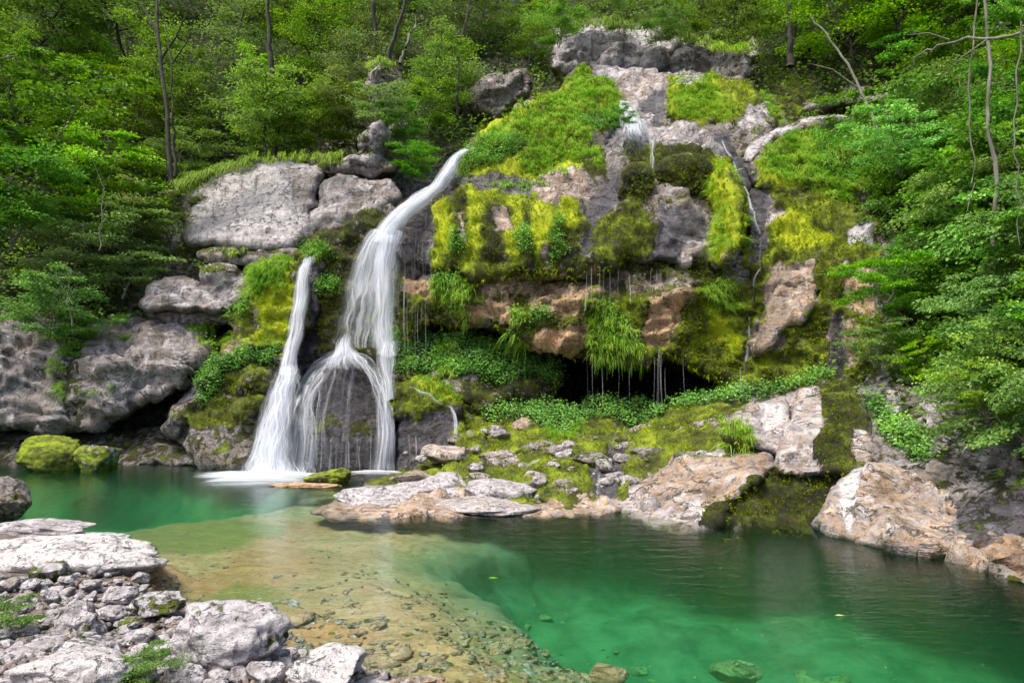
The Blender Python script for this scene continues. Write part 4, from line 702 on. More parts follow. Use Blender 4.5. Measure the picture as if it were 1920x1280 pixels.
for k in range(3000):
    if cnt >= 170: break
    py = 1150+130*R.uniform()**.6; px = R.uniform(520, 1270)
    if segdist(np.array([px]), np.array([py]), shore_in)[1][0] or segdist(np.array([px]), np.array([py]), deep)[1][0]: continue
    if py < 1200 and R.uniform() < .6: continue
    s = R.choice([18, 30, 48, 78], p=[.3, .3, .25, .15]); r = s/2/F*ground(px, py)[1]
    if any(abs(px-a)/(w_*.4+s*.4)+abs(py-b_)/(w_*.2+s*.2) < 1.0 and w_ < 400 for a, b_, w_ in spots): continue
    spots.append((px, py, s)); tag(put(SUNK[R.randint(3)], px, py, r, .1, name='sunken_stone'), 'flat brown stone lying under the shallow water', 'stone', 'stones under the shallow water'); cnt += 1
for (x, y_, s) in ((551,1134,30),(635,1168,20),(610,1115,14),(650,1112,16),(720,1125,18),(718,1158,22),(760,1158,16),(745,1185,18),(640,1140,10),(845,1140,12),(890,1155,26),(700,1130,14)):
    tag(put(PALE[R.randint(6)], x, y_, s/2/F*ground(x, y_)[1], .1, name='sunken_pebble'), 'small whitish pebble on the shallow pool floor', 'stone', 'whitish pebbles on the pool floor')
for i, (x, y_, s, lb) in enumerate([(1230,1300,60,'round white stone tip at the bottom edge of the deep pool'),(1140,1262,90,'brown slab lying under water near the shelf edge'),(1380,1255,150,'large green tinted boulder deep under the water'),(1660,1240,110,'deep sunken boulder at the lower right of the pool')]):
    P = ground(x, y_, 0); z = float(bed_height(np.array([P[0]]), np.array([P[1]]))[0]) ; r = s/2/F*P[1]; me = stone_proto(300+i, 1, .8, .5, 4, .6, -.1 if i == 0 else .1, 1.0 if i == 0 else .3, .2 if i == 0 else .8)
    zz = -.02 if i == 0 else z-r*.05; P = ground(x, y_, zz); o = obj('sunken_boulder' if i else 'boulder', me, None, None, (P[0], P[1], zz)); o.scale = (r, r, r); tag(o, lb, 'boulder')

# gravel between the stones and small mossed rubble by the falls
def gravel():
    r = np.random.RandomState(5); base = np.array([v.co[:] for v in PALE[0].vertices])[:0]
    import bmesh
    bm = bmesh.new(); bmesh.ops.create_icosphere(bm, subdivisions=1, radius=1); V0 = np.array([v.co[:] for v in bm.verts]); F0 = np.array([[v.index for v in f.verts] for f in bm.faces]); bm.free()
    n = 4500; py = 1080+210*r.uniform(size=n)**.8; px = r.uniform(-60, 900, n); _, ins, _, _ = segdist(px, py, shore_in+np.array([25, -12])); px, py = px[ins], py[ins]; n = len(px)
    P = ground(px, py, .25)
    for _ in range(4): z = bed_height(P[:, 0], P[:, 1]); Y = (CH-z)*F/(py-HY); P = ray(px, py, Y)
    s = r.uniform(.012, .045, n); V = V0[None]*(s[:, None, None])*r.uniform(.6, 1.3, (n, 1, 3))*r.uniform(.8, 1.2, (n, len(V0), 1)); V = V+P[:, None]+np.array([0, 0, .01]); fq = (F0[None]+(np.arange(n)*len(V0))[:, None, None]).reshape(-1, 3)
    me = mesh_np('gravel', V.reshape(-1, 3), [fq]); z_ = np.repeat(r.uniform(0, 1, n), len(V0)); vattr(me, 'mA', np.stack([z_*0-.2, z_*0, z_*0], -1)); vattr(me, 'mB', np.stack([.1+z_*.5, z_*.7, z_*0], -1)); me.materials.append(STONE); tag(obj('gravel', me), 'fine pale gravel between the near shore stones', None, None, 'stuff')
gravel()
RUB = []
r_ = np.random.RandomState(15); k = 0
while k < 62:
    x, y = r_.uniform(660, 1420), r_.uniform(800, 955)
    if y > 958-abs(x-1000)*.06 or (x < 760 and y < 885) or (x < 870 and y < 850) or (x > 1180 and y > 870) or (x > 1000 and y < 815): continue
    if any(abs(x-q[0])/(q[2]*.5) + abs(y-(q[1]-q[2]*q[3]*.25))/(q[2]*.3) < 1 for q in MID): continue
    Y = float(hb(np.array([x]), np.array([y]))[0]); s = r_.choice([16, 26, 38, 55], p=[.35, .3, .25, .1]); P = ray(x, y, Y); rr = s/2/F*Y; mo = r_.uniform() < .72
    if P[2] < .02: continue
    o = obj('rubble_stone', (MOSSY[r_.randint(3)] if mo else PUR[r_.randint(2)]), None, None, (P[0], P[1]-.05, P[2]+rr*.3)); o.scale = (rr, rr, rr); o.rotation_euler = (0, 0, r_.uniform(0, 6)); k += 1
    tag(o, ('moss coated' if mo else 'bare brownish')+' rubble stone', 'stone', 'rubble stones between the falls and the pool'); RUB.append((o, x, y))

def floor_pebbles():
    import bmesh
    bm = bmesh.new(); bmesh.ops.create_icosphere(bm, subdivisions=1, radius=1); V0 = np.array([v.co[:] for v in bm.verts]); F0 = np.array([[v.index for v in f.verts] for f in bm.faces]); bm.free()
    r = np.random.RandomState(6); n = 9000; py = 1000+280*r.uniform(size=n)**.7; px = r.uniform(200, 1300, n)
    P = ground(px, py); nn = fbm(P, 1.4, 3, 31); o1 = ~segdist(px, py, shore_in)[1]; dd = sdist(P[:, 0], P[:, 1], deep); k = o1 & (dd < -.7) & (nn+(py-1130)/320+r.normal(0, .15, n) > 0.02); px, py = px[k], py[k]; n = len(px)
    P = bed_hit(px, py)
    s = r.uniform(.015, .07, n)**1.0; V = V0[None]*s[:, None, None]*np.stack([r.uniform(.8, 1.4, n), r.uniform(.7, 1.2, n), r.uniform(.25, .5, n)], -1)[:, None]*r.uniform(.82, 1.18, (n, len(V0), 1))+P[:, None]; fq = (F0[None]+(np.arange(n)*len(V0))[:, None, None]).reshape(-1, 3)
    me = mesh_np('pebbles', V.reshape(-1, 3), [fq]); z_ = np.repeat(r.uniform(0, 1, n), len(V0)); vattr(me, 'mA', np.stack([.1+z_*.35, z_*0+.2, z_*0], -1)); vattr(me, 'mB', np.stack([.9-z_*.6, z_, z_*0], -1)); me.materials.append(STONE); tag(obj('pebbles', me), 'amber and brown pebbles on the floor of the shallows', None, None, 'stuff')
floor_pebbles()
r_ = np.random.RandomState(61)
for i, (x, y, s) in enumerate([(1560,1275,120),(180,930,60)]):
    P = ground(x, y, 0)
    P = bed_hit(x, y)[0]; z = P[2]; s = s*1.5
    r = s/2/F*P[1]; o = obj('sunken_boulder', SUNK[i % 3], None, None, (P[0], P[1], z-.1*r)); o.scale = (r, r, r*1.0); o.rotation_euler = (0, 0, r_.uniform(0, 6)); tag(o, 'pale sunken boulder', 'boulder', 'boulders sunk in the green pool')
# ------------------------------------------------------------------ falling water
FWD = .22
_PX = np.concatenate([x[:, 8] for x in SC_X]); _PY = np.concatenate([x[:, 9] for x in SC_X]); _YY = np.concatenate(SC_P)[:, 1]
def surf(px, py, rad=7):
    m = (np.abs(_PX-px) < rad) & (np.abs(_PY-py) < rad); return float(_YY[m].min()) if m.any() else 22.
def strand(pts, w0, w1, dn=.7, fwd=.06, seed=1, n=26, mode='hug'):
    A = lerp_rows([(x, y) for x, y in pts], n); ys = np.array([surf(x, y) for x, y in A]); ys = np.minimum.accumulate(ys)-fwd if mode == 'fall' else ys-fwd
    ys = np.convolve(np.r_[[ys[0]]*2, ys, [ys[-1]]*2], np.ones(5)/5, 'valid'); t = np.linspace(0, 1, n); w = w0+(w1-w0)*t; rows = [(x-w_, y, x+w_, y, Y+FWD, dn*(1 if 0 < k < n-1 else .3)) for k, (x, y, Y, w_) in enumerate(zip(A[:, 0], A[:, 1], ys, w))]
    return sheet(rows, layers=1, seed=seed, nu=7, nv=n*2, bulge=.03)
def strands(name, par, lst, mat=None, label=None):
    V = water_obj(name, lst, mat or FALL, label, parent=par); a = np.zeros(len(V.data.vertices)*3, np.float32); V.data.vertices.foreach_get('co', a); a = a.reshape(-1, 3)-np.array(par.location); V.data.vertices.foreach_set('co', a.astype(np.float32).ravel()); return V
def lerp_rows(rows, n):
    A = np.array(rows, float); t = np.linspace(0, len(A)-1, n); i = np.minimum(t.astype(int), len(A)-2); f = (t-i)[:, None]
    p0 = A[np.maximum(i-1, 0)]; p1 = A[i]; p2 = A[i+1]; p3 = A[np.minimum(i+2, len(A)-1)]
    return .5*((2*p1)+(-p0+p2)*f+(2*p0-5*p1+4*p2-p3)*f*f+(-p0+3*p1-3*p2+p3)*f**3)
def sheet(rows, layers=3, seed=1, nu=14, nv=60, gap=.10, bulge=.2):
    """rows: (left px, left py, right px, right py, Y, density)"""
    VV, FF, UV, DN = [], [], [], []; base = 0
    for l in range(layers):
        A = lerp_rows(rows, nv); u = np.linspace(0, 1, nu)[None, :]; grow = 1+.05*l
        jj = 1+.22*perlin(np.stack([np.linspace(0, nv/11, nv)+seed*3.3+l, 0*A[:, 0], 0*A[:, 0]], -1)); A[:, 4] -= FWD; jc = perlin(np.stack([np.linspace(0, nv/9, nv)+seed*5.3+l*2, 0*A[:, 0]+9, 0*A[:, 0]], -1))*.08*(A[:, 2]-A[:, 0]); grow = grow*jj
        cx = (A[:, 0]+A[:, 2])/2+jc; cy = (A[:, 1]+A[:, 3])/2; hx = (A[:, 2]-A[:, 0])/2*grow; hy = (A[:, 3]-A[:, 1])/2
        s = u*2-1; px = cx[:, None]+hx[:, None]*s; py = cy[:, None]+hy[:, None]*s
        Y = A[:, 4][:, None]-bulge*(1-s**2)-gap*l+0*px
        P = ray(px, py, Y); P = P+.07*np.stack([perlin(P*np.array([3, 3, .6])+seed+l*7+k*31) for k in range(3)], -1)
        L = np.r_[0, np.cumsum(np.linalg.norm(np.diff(P[:, nu//2], axis=0), axis=1))]; W = np.linalg.norm(P[:, -1]-P[:, 0], axis=1)
        uv = np.stack([(s*.5)*W.mean()+l*5.3+seed*11+0*py, L[:, None]+0*px+l*3.7], -1)
        dn = np.clip(A[:, 5][:, None]*(1-np.abs(s)**2.2), 0, 1.2)*(1-.12*l)
        VV.append(P.reshape(-1, 3)); UV.append(uv.reshape(-1, 2)); DN.append(dn.ravel()); idx = np.arange(nv*nu).reshape(nv, nu)+base; base += nv*nu
        FF.append(np.stack([idx[:-1, :-1], idx[:-1, 1:], idx[1:, 1:], idx[1:, :-1]], -1).reshape(-1, 4))
    return np.concatenate(VV), np.concatenate(FF), np.concatenate(UV), np.concatenate(DN)
def water_obj(name, parts, mat, label=None, cat=None, group=None, parent=None):
    V, Fq, UV, D = [], [], [], []; b = 0
    for v, f, u, d in parts: V.append(v); Fq.append(f+b); UV.append(u); D.append(d); b += len(v)
    V = np.concatenate(V); Fq = np.concatenate(Fq); UV = np.concatenate(UV); D = np.concatenate(D)
    me = mesh_np(name, V, [Fq]); ul = me.uv_layers.new(name='UVMap'); ul.data.foreach_set('uv', UV[Fq.ravel()].astype(np.float32).ravel()); vattr(me, 'dens', np.stack([D, D, D], -1))
    return tag(obj(name, me, mat, parent), label, cat, group)
wl = empty('waterfall', ray(520, 885, 20.3)); tag(wl, 'left narrow waterfall widening into a white veil at the pool', 'waterfall')
o_ = wl.location.copy()
def sub(name, rows, par, **k):
    m = k.pop('mat', FALL); o = water_obj(name, [sheet(rows, **k)], m, parent=par); o.matrix_parent_inverse = par.matrix_world.inverted() if False else o.matrix_parent_inverse
    me = o.data; n = len(me.vertices); a = np.zeros(n*3, np.float32); me.vertices.foreach_get('co', a); a = a.reshape(-1, 3)-np.array(par.location); me.vertices.foreach_set('co', a.astype(np.float32).ravel()); return o
sub('upper_stream', [(566,486,592,474,24.4,.2),(562,492,594,486,24.1,.8),(556,510,586,508,23.8,1),(548,560,580,560,23.4,1),(538,620,570,622,22.9,.95),(526,672,560,676,22.4,.9),(518,702,556,702,22.0,.85)], wl, seed=1)
sub('lower_veil', [(518,690,558,684,21.6,.6),(504,725,566,705,21.3,.9),(490,765,560,740,21,1),(476,810,556,800,20.7,1.1),(463,850,552,850,20.4,1.1),(452,884,550,886,20.15,1.1)], wl, seed=2, nu=22, layers=4)
wm_ = empty('waterfall', ray(700, 885, 20.2)); tag(wm_, 'main waterfall curving off the dome and splitting over the dark rock', 'waterfall')
sub('curved_stream', [(868,278,888,280,25.4,.75),(846,292,866,296,24.9,1),(828,314,858,322,24.4,1.1),(806,345,838,350,24.0,1.1),(770,366,812,376,23.7,1.1),(736,392,782,402,23.4,1.1),(706,424,756,432,23.1,1.1),(690,450,748,460,22.9,1)], wm_, seed=3, nu=18, nv=70, bulge=.3, layers=4)
sub('wide_veil', [(690,430,760,430,22.9,1.05),(662,475,756,470,22.7,.95),(646,520,754,510,22.6,.8),(634,565,752,560,22.4,.68),(624,610,750,610,22.3,.52),(614,655,750,650,22.1,.3)], wm_, seed=4, nu=24, layers=3)
sub('bright_strand', [(708,440,752,440,22.6,.9),(700,480,744,480,22.4,.85),(700,530,742,530,22.2,.85),(700,580,742,580,22.0,.8),(696,630,740,632,21.7,.8),(700,665,748,668,21.5,.8)], wm_, seed=5, layers=2)
r_ = np.random.RandomState(40)
sub('white_crest', [(640,625,664,620,21.8,.15),(632,642,664,636,21.5,.6),(622,658,668,655,21.2,.9),(604,676,692,672,20.95,.6),(590,694,706,690,20.8,.2)], wm_, seed=6, layers=3, nv=30, nu=22)
L_ = []
for k in range(17):
    q = k/16; x3 = 524+62*q+r_.uniform(-4, 4); sx = 622+30*q; L_.append(strand([(sx+14, 655+6*q), (sx-16, 668+10*q), (568+38*q, 706+12*q), (548+38*q, 760), (x3+8, 820), (x3, 884)], 2.5, 9.5, r_.uniform(.45, .85)*(1 if q < .6 else .6), .08, 100+k))
strands('left_branch_strands', wm_, L_)
L_ = []
for k in range(13):
    q = k/12; L_.append(strand([(640+26*q, 660), (668+26*q, 676-4*q), (692+24*q, 712-6*q), (706+28*q, 760), (708+30*q, 820), (700+36*q+r_.uniform(-3, 3), 884)], 2.5, 7, r_.uniform(.5, .85), .08, 140+k))
strands('right_branch_strands', wm_, L_)
L_ = [strand([(x0, y0), ((x0+x1)/2+r_.uniform(-3, 3), (y0+884)/2), (x1, 884)], .8, 1.8, r_.uniform(.35, .75), .05, 170+k, 16) for k, (x0, y0, x1) in enumerate([(600,712,590),(612,700,600),(592,740,574),(690,770,688),(696,800,692),(630,830,628),(655,826,655),(612,838,610),(676,820,674),(584,790,566)])]
strands('thin_threads', wm_, L_)
L_ = [strand([(630+8*k, 664), (606+12*k, 690), (590+13*k, 740), (582+13*k, 800), (580+13*k, 884)], 4, 12, .42-.03*k, .07, 400+k, 22) for k in range(6)]
strands('film', wm_, L_)
sub('spray', [(444,842,590,842,19.9,.1),(436,866,602,866,19.8,.35),(426,884,610,884,19.7,.75),(420,894,616,894,19.5,.5)], wl, seed=44, layers=2, nu=30, nv=20)
sub('spray', [(686,860,756,860,19.6,.1),(680,876,762,876,19.5,.35),(674,888,768,888,19.4,.35)], wm_, seed=45, layers=2, nu=20, nv=16)
sub('right_spout', [(704,632,752,628,21.4,.15),(704,648,752,644,21.2,.6),(704,675,750,668,20.9,.85),(712,715,744,700,20.6,.85),(718,755,744,745,20.4,.8)], wm_, seed=10, layers=2, bulge=.1, nv=24)
#sub('white_curl', [(716,690,738,672,20.8,.5),(728,680,744,668,20.7,.9),(740,684,752,668,20.6,.6)], wm_, seed=12, layers=1, nv=12)
us = empty('waterfall', ray(1200, 240, 26)); tag(us, 'thin white stream fanning over the tan crest rock at the top', 'waterfall')
sub('fan', [(1160,190,1180,190,27.6,.35),(1166,215,1194,212,26.8,.6),(1164,240,1212,236,26,.6),(1164,262,1232,262,25.2,.3)], us, seed=13, layers=2, fine=None) if False else sub('fan', [(1158,190,1182,190,27.4,.7),(1162,215,1198,212,26.5,.95),(1158,240,1218,236,25.6,.85),(1140,272,1244,264,24.7,.3),(1130,300,1240,296,24.3,.12)], us, seed=13, layers=3, nu=24)
sub('drop', [(1216,250,1230,250,24.8,.5),(1218,280,1229,280,24.1,.65),(1218,325,1227,325,23.4,.45)], us, seed=14, layers=1)
sd = empty('waterfall', ray(850, 800, 20)); tag(sd, 'small side cascade sliding over the mossy ledge right of the dark rock', 'waterfall')
sub('slide', [(764,722,768,726,20.9,.3),(788,732,784,740,20.5,.75),(812,744,807,752,20.3,.75),(836,757,830,763,20.2,.3)], sd, seed=15, layers=1, nv=30, bulge=.05)
sub('drop', [(838,762,848,760,20,.5),(846,778,858,778,19.9,.8),(850,815,860,815,19.7,.8)], sd, seed=16, layers=2, nv=30, bulge=.05)
def trickle(x0, y0, x1, y1, w_, Y, dn=.6, mat=THIN):
    return sheet([(x0-w_, y0, x0+w_, y0, Y+.1, dn*.7), (x0*.5+x1*.5-w_*1.2, (y0+y1)/2, x0*.5+x1*.5+w_*1.2, (y0+y1)/2, Y, dn), (x1-w_*1.6, y1, x1+w_*1.6, y1, Y, dn*.8)], layers=1, seed=int(x0), nu=5, nv=20, bulge=.03)
TR = [('thin trickles falling from the upper crest ledge', [(1165,288,1166,310,3,24.6),(1240,184,1240,222,5,26.6),(1232,186,1232,215,2,26.6)]),
 ('thin stream dropping down the dark channel on the right', [(1426,445,1426,508,1.6,21.6),(1395,670,1393,762,1.4,20.1),(1390,690,1389,745,.8,20.1)]),
 ('cave mouth trickle spreading into fine threads', [(1236,655,1234,770,3,20.4),(1240,660,1243,760,1.1,20.4),(1228,670,1226,765,1.0,20.4),(1248,690,1251,750,.8,20.4)]),
 ('short wet gully trickle running into the pool', [(1010,858,985,878,5,17),(985,900,998,932,7,15.6),(1166,800,1142,848,2.5,17.4),(1125,880,1122,945,5,15.2)])]
for i, (lb, ls) in enumerate(TR): [water_obj('trickle', [trickle(*a)], FALL if i else THIN, lb if len(ls) == 1 else ['upper', 'second', 'third', 'fourth', 'fifth'][k]+' piece of the '+lb, 'trickle', lb) for k, a in enumerate(ls)]
r_ = np.random.RandomState(4); lst = []
for x in (757,764,771,778,784,791,798): lst.append((x, 400+r_.uniform(0, 70), x, 600+r_.uniform(0, 90), .9+.6*r_.uniform(), 22.2))
for x in (1099,1104,1123,1130,1160,1180,1222,1230,1238,1250,1262,1112,1143): lst.append((x, 500+r_.uniform(0, 12), x, 545+r_.uniform(0, 45), .9, 20.7))
for x in (1101,1110,1160,1129,1180,1282,950,940,905): lst.append((x, 660 if x > 1000 else 540, x, 760 if x > 1000 else 590, .55, 20.9))
for x in (757,768,780,792,806,815,596,610,650,672,690): lst.append((x, 815, x, 868, 1., 19.7))
for a in lst: water_obj('water_thread', [trickle(*a, dn=.65)], THIN, 'hair thin thread of water dripping off a wet rock lip', 'trickle', 'hair thin threads of dripping water')
for k, (pts, w0, w1, dn) in enumerate([([(1352,262),(1372,300),(1392,345),(1410,390),(1424,445)], 2.5, 4.5, .8), ([(1426,500),(1414,525),(1408,580),(1402,640),(1395,690)], 2, 4.5, .85), ([(1166,200),(1190,222),(1215,250),(1224,300)], 3, 5, .6), ([(1176,205),(1205,225),(1230,255),(1250,290)], 2, 4, .45), ([(1150,250),(1130,275),(1120,300)], 2, 5, .35), ([(1170,800),(1160,830),(1142,850)], 1.5, 2.5, .7), ([(1130,862),(1122,900),(1120,948)], 2, 5, .55), ([(1002,858),(985,880)], 3, 5, .8)]):
    water_obj('rivulet', [strand(pts, w0, w1, dn, .06, 300+k, 20)], FALL, ['thin stream sliding down the dark channel at the upper right', 'lower stream over dark wet rock beside the pinkish panel', 'broad film of water over the crest rock', 'side film of water spreading right over the crest rock', 'short film at the left foot of the crest rock', 'little rivulet above the wet gully', 'rivulet sliding down the dark wet gully', 'tiny rivulet behind the smooth tan rock'][k], 'rivulet')
def foam(name, cx, cy, rx, ry, label, dn=.9):
    P0 = ground(cx, cy); nr, na = 14, 48; r = np.linspace(0, 1, nr)[:, None]; a = np.linspace(0, 2*pi, na, endpoint=False)[None]
    X = P0[0]+r*rx*np.cos(a)*(1+.2*np.sin(a*5)); Y = P0[1]+r*ry*np.sin(a); Z = .012+.12*(1-r**2)+.03*perlin(np.stack([X*3, Y*3, X*0], -1))*(1-r); V = np.stack([X, Y, Z], -1).reshape(-1, 3)
    idx = np.arange(nr*na).reshape(nr, na); q = np.stack([idx[:-1], np.roll(idx[:-1], -1, 1), np.roll(idx[1:], -1, 1), idx[1:]], -1).reshape(-1, 4)
    me = mesh_np(name, V, [q]); ul = me.uv_layers.new(name='UVMap'); uv = np.c_[V[:, 1]*.6, V[:, 0]*.8]; ul.data.foreach_set('uv', uv[q.ravel()].astype(np.float32).ravel())
    D = (dn*np.clip(1-r**1.6, 0, 1)+0*a).ravel(); vattr(me, 'dens', np.stack([D, D, D], -1)); o = obj(name, me, FALL); tag(o, label, 'foam', None, 'stuff')
foam('foam', 495, 897, 1.9, 1.5, 'white foam where the left fall meets the pool', 2.2); foam('foam', 440, 892, 1.5, .7, 'thin foam drifting left of the fall', 1.1); foam('foam', 700, 890, 1.0, .6, 'foam at the foot of the right branch', 1.3)
# ------------------------------------------------------------------ plants
def leaves(C, D, N, L, W, fold=.25):
    D = D/np.linalg.norm(D, axis=1, keepdims=True); S_ = np.cross(D, N); S_ /= np.maximum(np.linalg.norm(S_, axis=1, keepdims=True), 1e-6); U = np.cross(S_, D)
    L = L[:, None]; W = W[:, None]; mid = C+D*L*.45
    V = np.stack([C, mid+S_*W*.5+U*W*fold, C+D*L, mid-S_*W*.5+U*W*fold], 1).reshape(-1, 3); n = len(C); return V, np.arange(n*4).reshape(n, 4)
def leaf_mesh(name, C, D, N, L, W, T, mat, fold=.25):
    V, Fq = leaves(C, D, N, L, W, fold); me = mesh_np(name, V, [Fq], smooth=False); vattr(me, 'tint', np.repeat(T, 4, 0)); me.materials.append(mat); return me
def tube(pts, rad, n=6):
    pts = np.array(pts); V = []; 
    for i, p in enumerate(pts):
        d = pts[min(i+1, len(pts)-1)]-pts[max(i-1, 0)]; d /= np.linalg.norm(d)+1e-9; a = np.cross(d, [0, 0, 1] if abs(d[2]) < .9 else [1, 0, 0]); a /= np.linalg.norm(a); b = np.cross(d, a)
        t = np.arange(n)*2*pi/n; V.append(p+rad[i]*(np.cos(t)[:, None]*a+np.sin(t)[:, None]*b))
    V = np.concatenate(V); m = len(pts); idx = np.arange(m*n).reshape(m, n); q = np.stack([idx[:-1], np.roll(idx[:-1], -1, 1), np.roll(idx[1:], -1, 1), idx[1:]], -1).reshape(-1, 4); return V, q
def tree_proto(seed, H, spread, start=.3, limbs=14, spray=26, leaf=.11, mat=None, barkm=None, stems=1, flat=.18, name='tree', tr=.02, lean=0.0, sub=3, crown=True):
    r = np.random.RandomState(seed); TV, TF, b = [], [], 0; C, D, N, T = [], [], [], []
    for s_ in range(stems):
        ang = r.uniform(0, 6.28); ln = (.12+.35*r.uniform())*(stems > 1)
        n = 10; t = np.linspace(0, 1, n); off = np.cumsum(r.normal(0, .035, (n, 2)), 0)*H; off -= off[0]
        pts = np.c_[off[:, 0]+(cos(ang)*ln+lean)*t*H, off[:, 1]+sin(ang)*ln*t*H, t*H*r.uniform(.8, 1)]
        rad = H*tr*(1-.85*t)/(stems**.5)+.006; v, q = tube(pts, rad, 7); TV.append(v); TF.append(q+b); b += len(v)
        for k in range(limbs//stems):
            u = start+(1-start)*(k+r.uniform())/(limbs//stems); i = min(int(u*(n-1)), n-2); p0 = pts[i]+(pts[i+1]-pts[i])*(u*(n-1)-i); a = k*2.4+r.uniform(-.5, .5)
            ll = spread*(1.0-.55*abs(u-.5)*1.6)*r.uniform(.7, 1.15); dr = np.array([cos(a), sin(a), r.uniform(.1, .7)]); m = 6; w_ = np.linspace(0, 1, m)
            lp = p0+dr*ll*w_[:, None]+np.cumsum(r.normal(0, .04, (m, 3)), 0)*ll*w_[:, None]; lp[:, 2] -= .18*ll*w_**2
            v, q = tube(lp, rad[i]*.45*(1-.85*w_)+.004, 5); TV.append(v); TF.append(q+b); b += len(v)
            for j in range(sub*2):
                f = .35+.65*(j+r.uniform())/(sub*2); jj = min(int(f*(m-1)), m-2); sp = lp[jj]+(lp[jj+1]-lp[jj])*(f*(m-1)-jj); aa = a+r.uniform(-1.3, 1.3); sl2 = ll*r.uniform(.22, .45)
                e = sp+np.array([cos(aa), sin(aa), r.uniform(-.15, .35)])*sl2; v, q = tube([sp, (sp+e)/2+r.normal(0, .03, 3), e], [.012, .008, .003], 3); TV.append(v); TF.append(q+b); b += len(v)
                ns = spray; w1 = r.uniform(0, 1, ns)**.7; side = r.normal(0, 1, (ns, 3))*np.array([1, 1, flat])*sl2*.42
                c = sp+(e-sp)*w1[:, None]*1.1+side; c[:, 2] -= .12*np.linalg.norm(side[:, :2], axis=1)
                dd = side+(e-sp)*.4; dd[:, 2] = -.3*np.abs(dd[:, 0])-.05*sl2; dd += r.normal(0, .3, dd.shape)*sl2
                C.append(c); D.append(dd); N.append(np.c_[r.normal(0, .75, (ns, 2)), np.ones(ns)*.9]); tb = r.uniform(0, 1); T.append(np.c_[np.clip(tb*.6+r.uniform(0, .4, ns), 0, 1), r.uniform(0, 1, ns), r.uniform(0, 1, ns)])
    C, D, N, T = map(np.concatenate, (C, D, N, T)); L = leaf*r.uniform(.7, 1.25, len(C))
    tm = mesh_np('trunk', np.concatenate(TV), [np.concatenate(TF)]); tm.materials.append(barkm or BARK); lm = leaf_mesh('crown', C, D, N, L, L*.62, T, mat or LEAF)
    root = empty(name, (0, 0, 0)); t_ = obj('trunk', tm, None, root); c_ = obj('crown', lm, None, root); KIDS[root.name] = [t_, c_]; return root
PROT = dict(
 forest=[tree_proto(s, 9, 2.9, .25, 28, 40, .2, LEAF, BARK, name='forest_tree', tr=.014, flat=.22) for s in (1, 2, 3)]+[tree_proto(4, 9, 2.6, .2, 28, 40, .18, LEAFG, BARKP, name='forest_tree', tr=.012)],
 small=[tree_proto(s, 4, 1.7, .15, 22, 44, .12, m_, b_, name='young_tree', tr=.013, flat=.12) for s, m_, b_ in ((11, LEAF, BARK), (12, LEAF, BARKP), (13, LEAFG, BARKP))],
 shrub=[tree_proto(s, 2.2, 1.15, .1, 21, 50, .085, m_, BARKP, 3, .25, 'shrub', .012) for s, m_ in ((21, LEAFB), (22, LEAF), (23, LEAFG))],
 bank=[tree_proto(s, 3.0, 1.5, .1, 27, 46, .13, LEAFB, BARKP, 3, .3, 'bank_shrub', .011) for s in (31, 32, 33)])
USED = set(); PXR = {}
def plant(kind, i, px, py, Y, H, label, cat, group=None, rz=None, lean=(0, 0), dz=0):
    p = PROT[kind][i % len(PROT[kind])]; base = {'forest': 9, 'small': 4, 'shrub': 2.2, 'bank': 3.0}[kind]
    o = p if p.name not in USED else copy_tree(p); USED.add(p.name); P = ray(px, py, Y); o.location = (P[0], P[1], P[2]+dz); s = H/base; o.scale = (s, s, s)
    o.rotation_euler = (lean[0], lean[1], R.uniform(0, 6.28) if rz is None else rz); return tag(o, label, cat, group)
def SY(px, py): return float(shellY(np.array([float(px)]), np.array([float(py)]))[0])
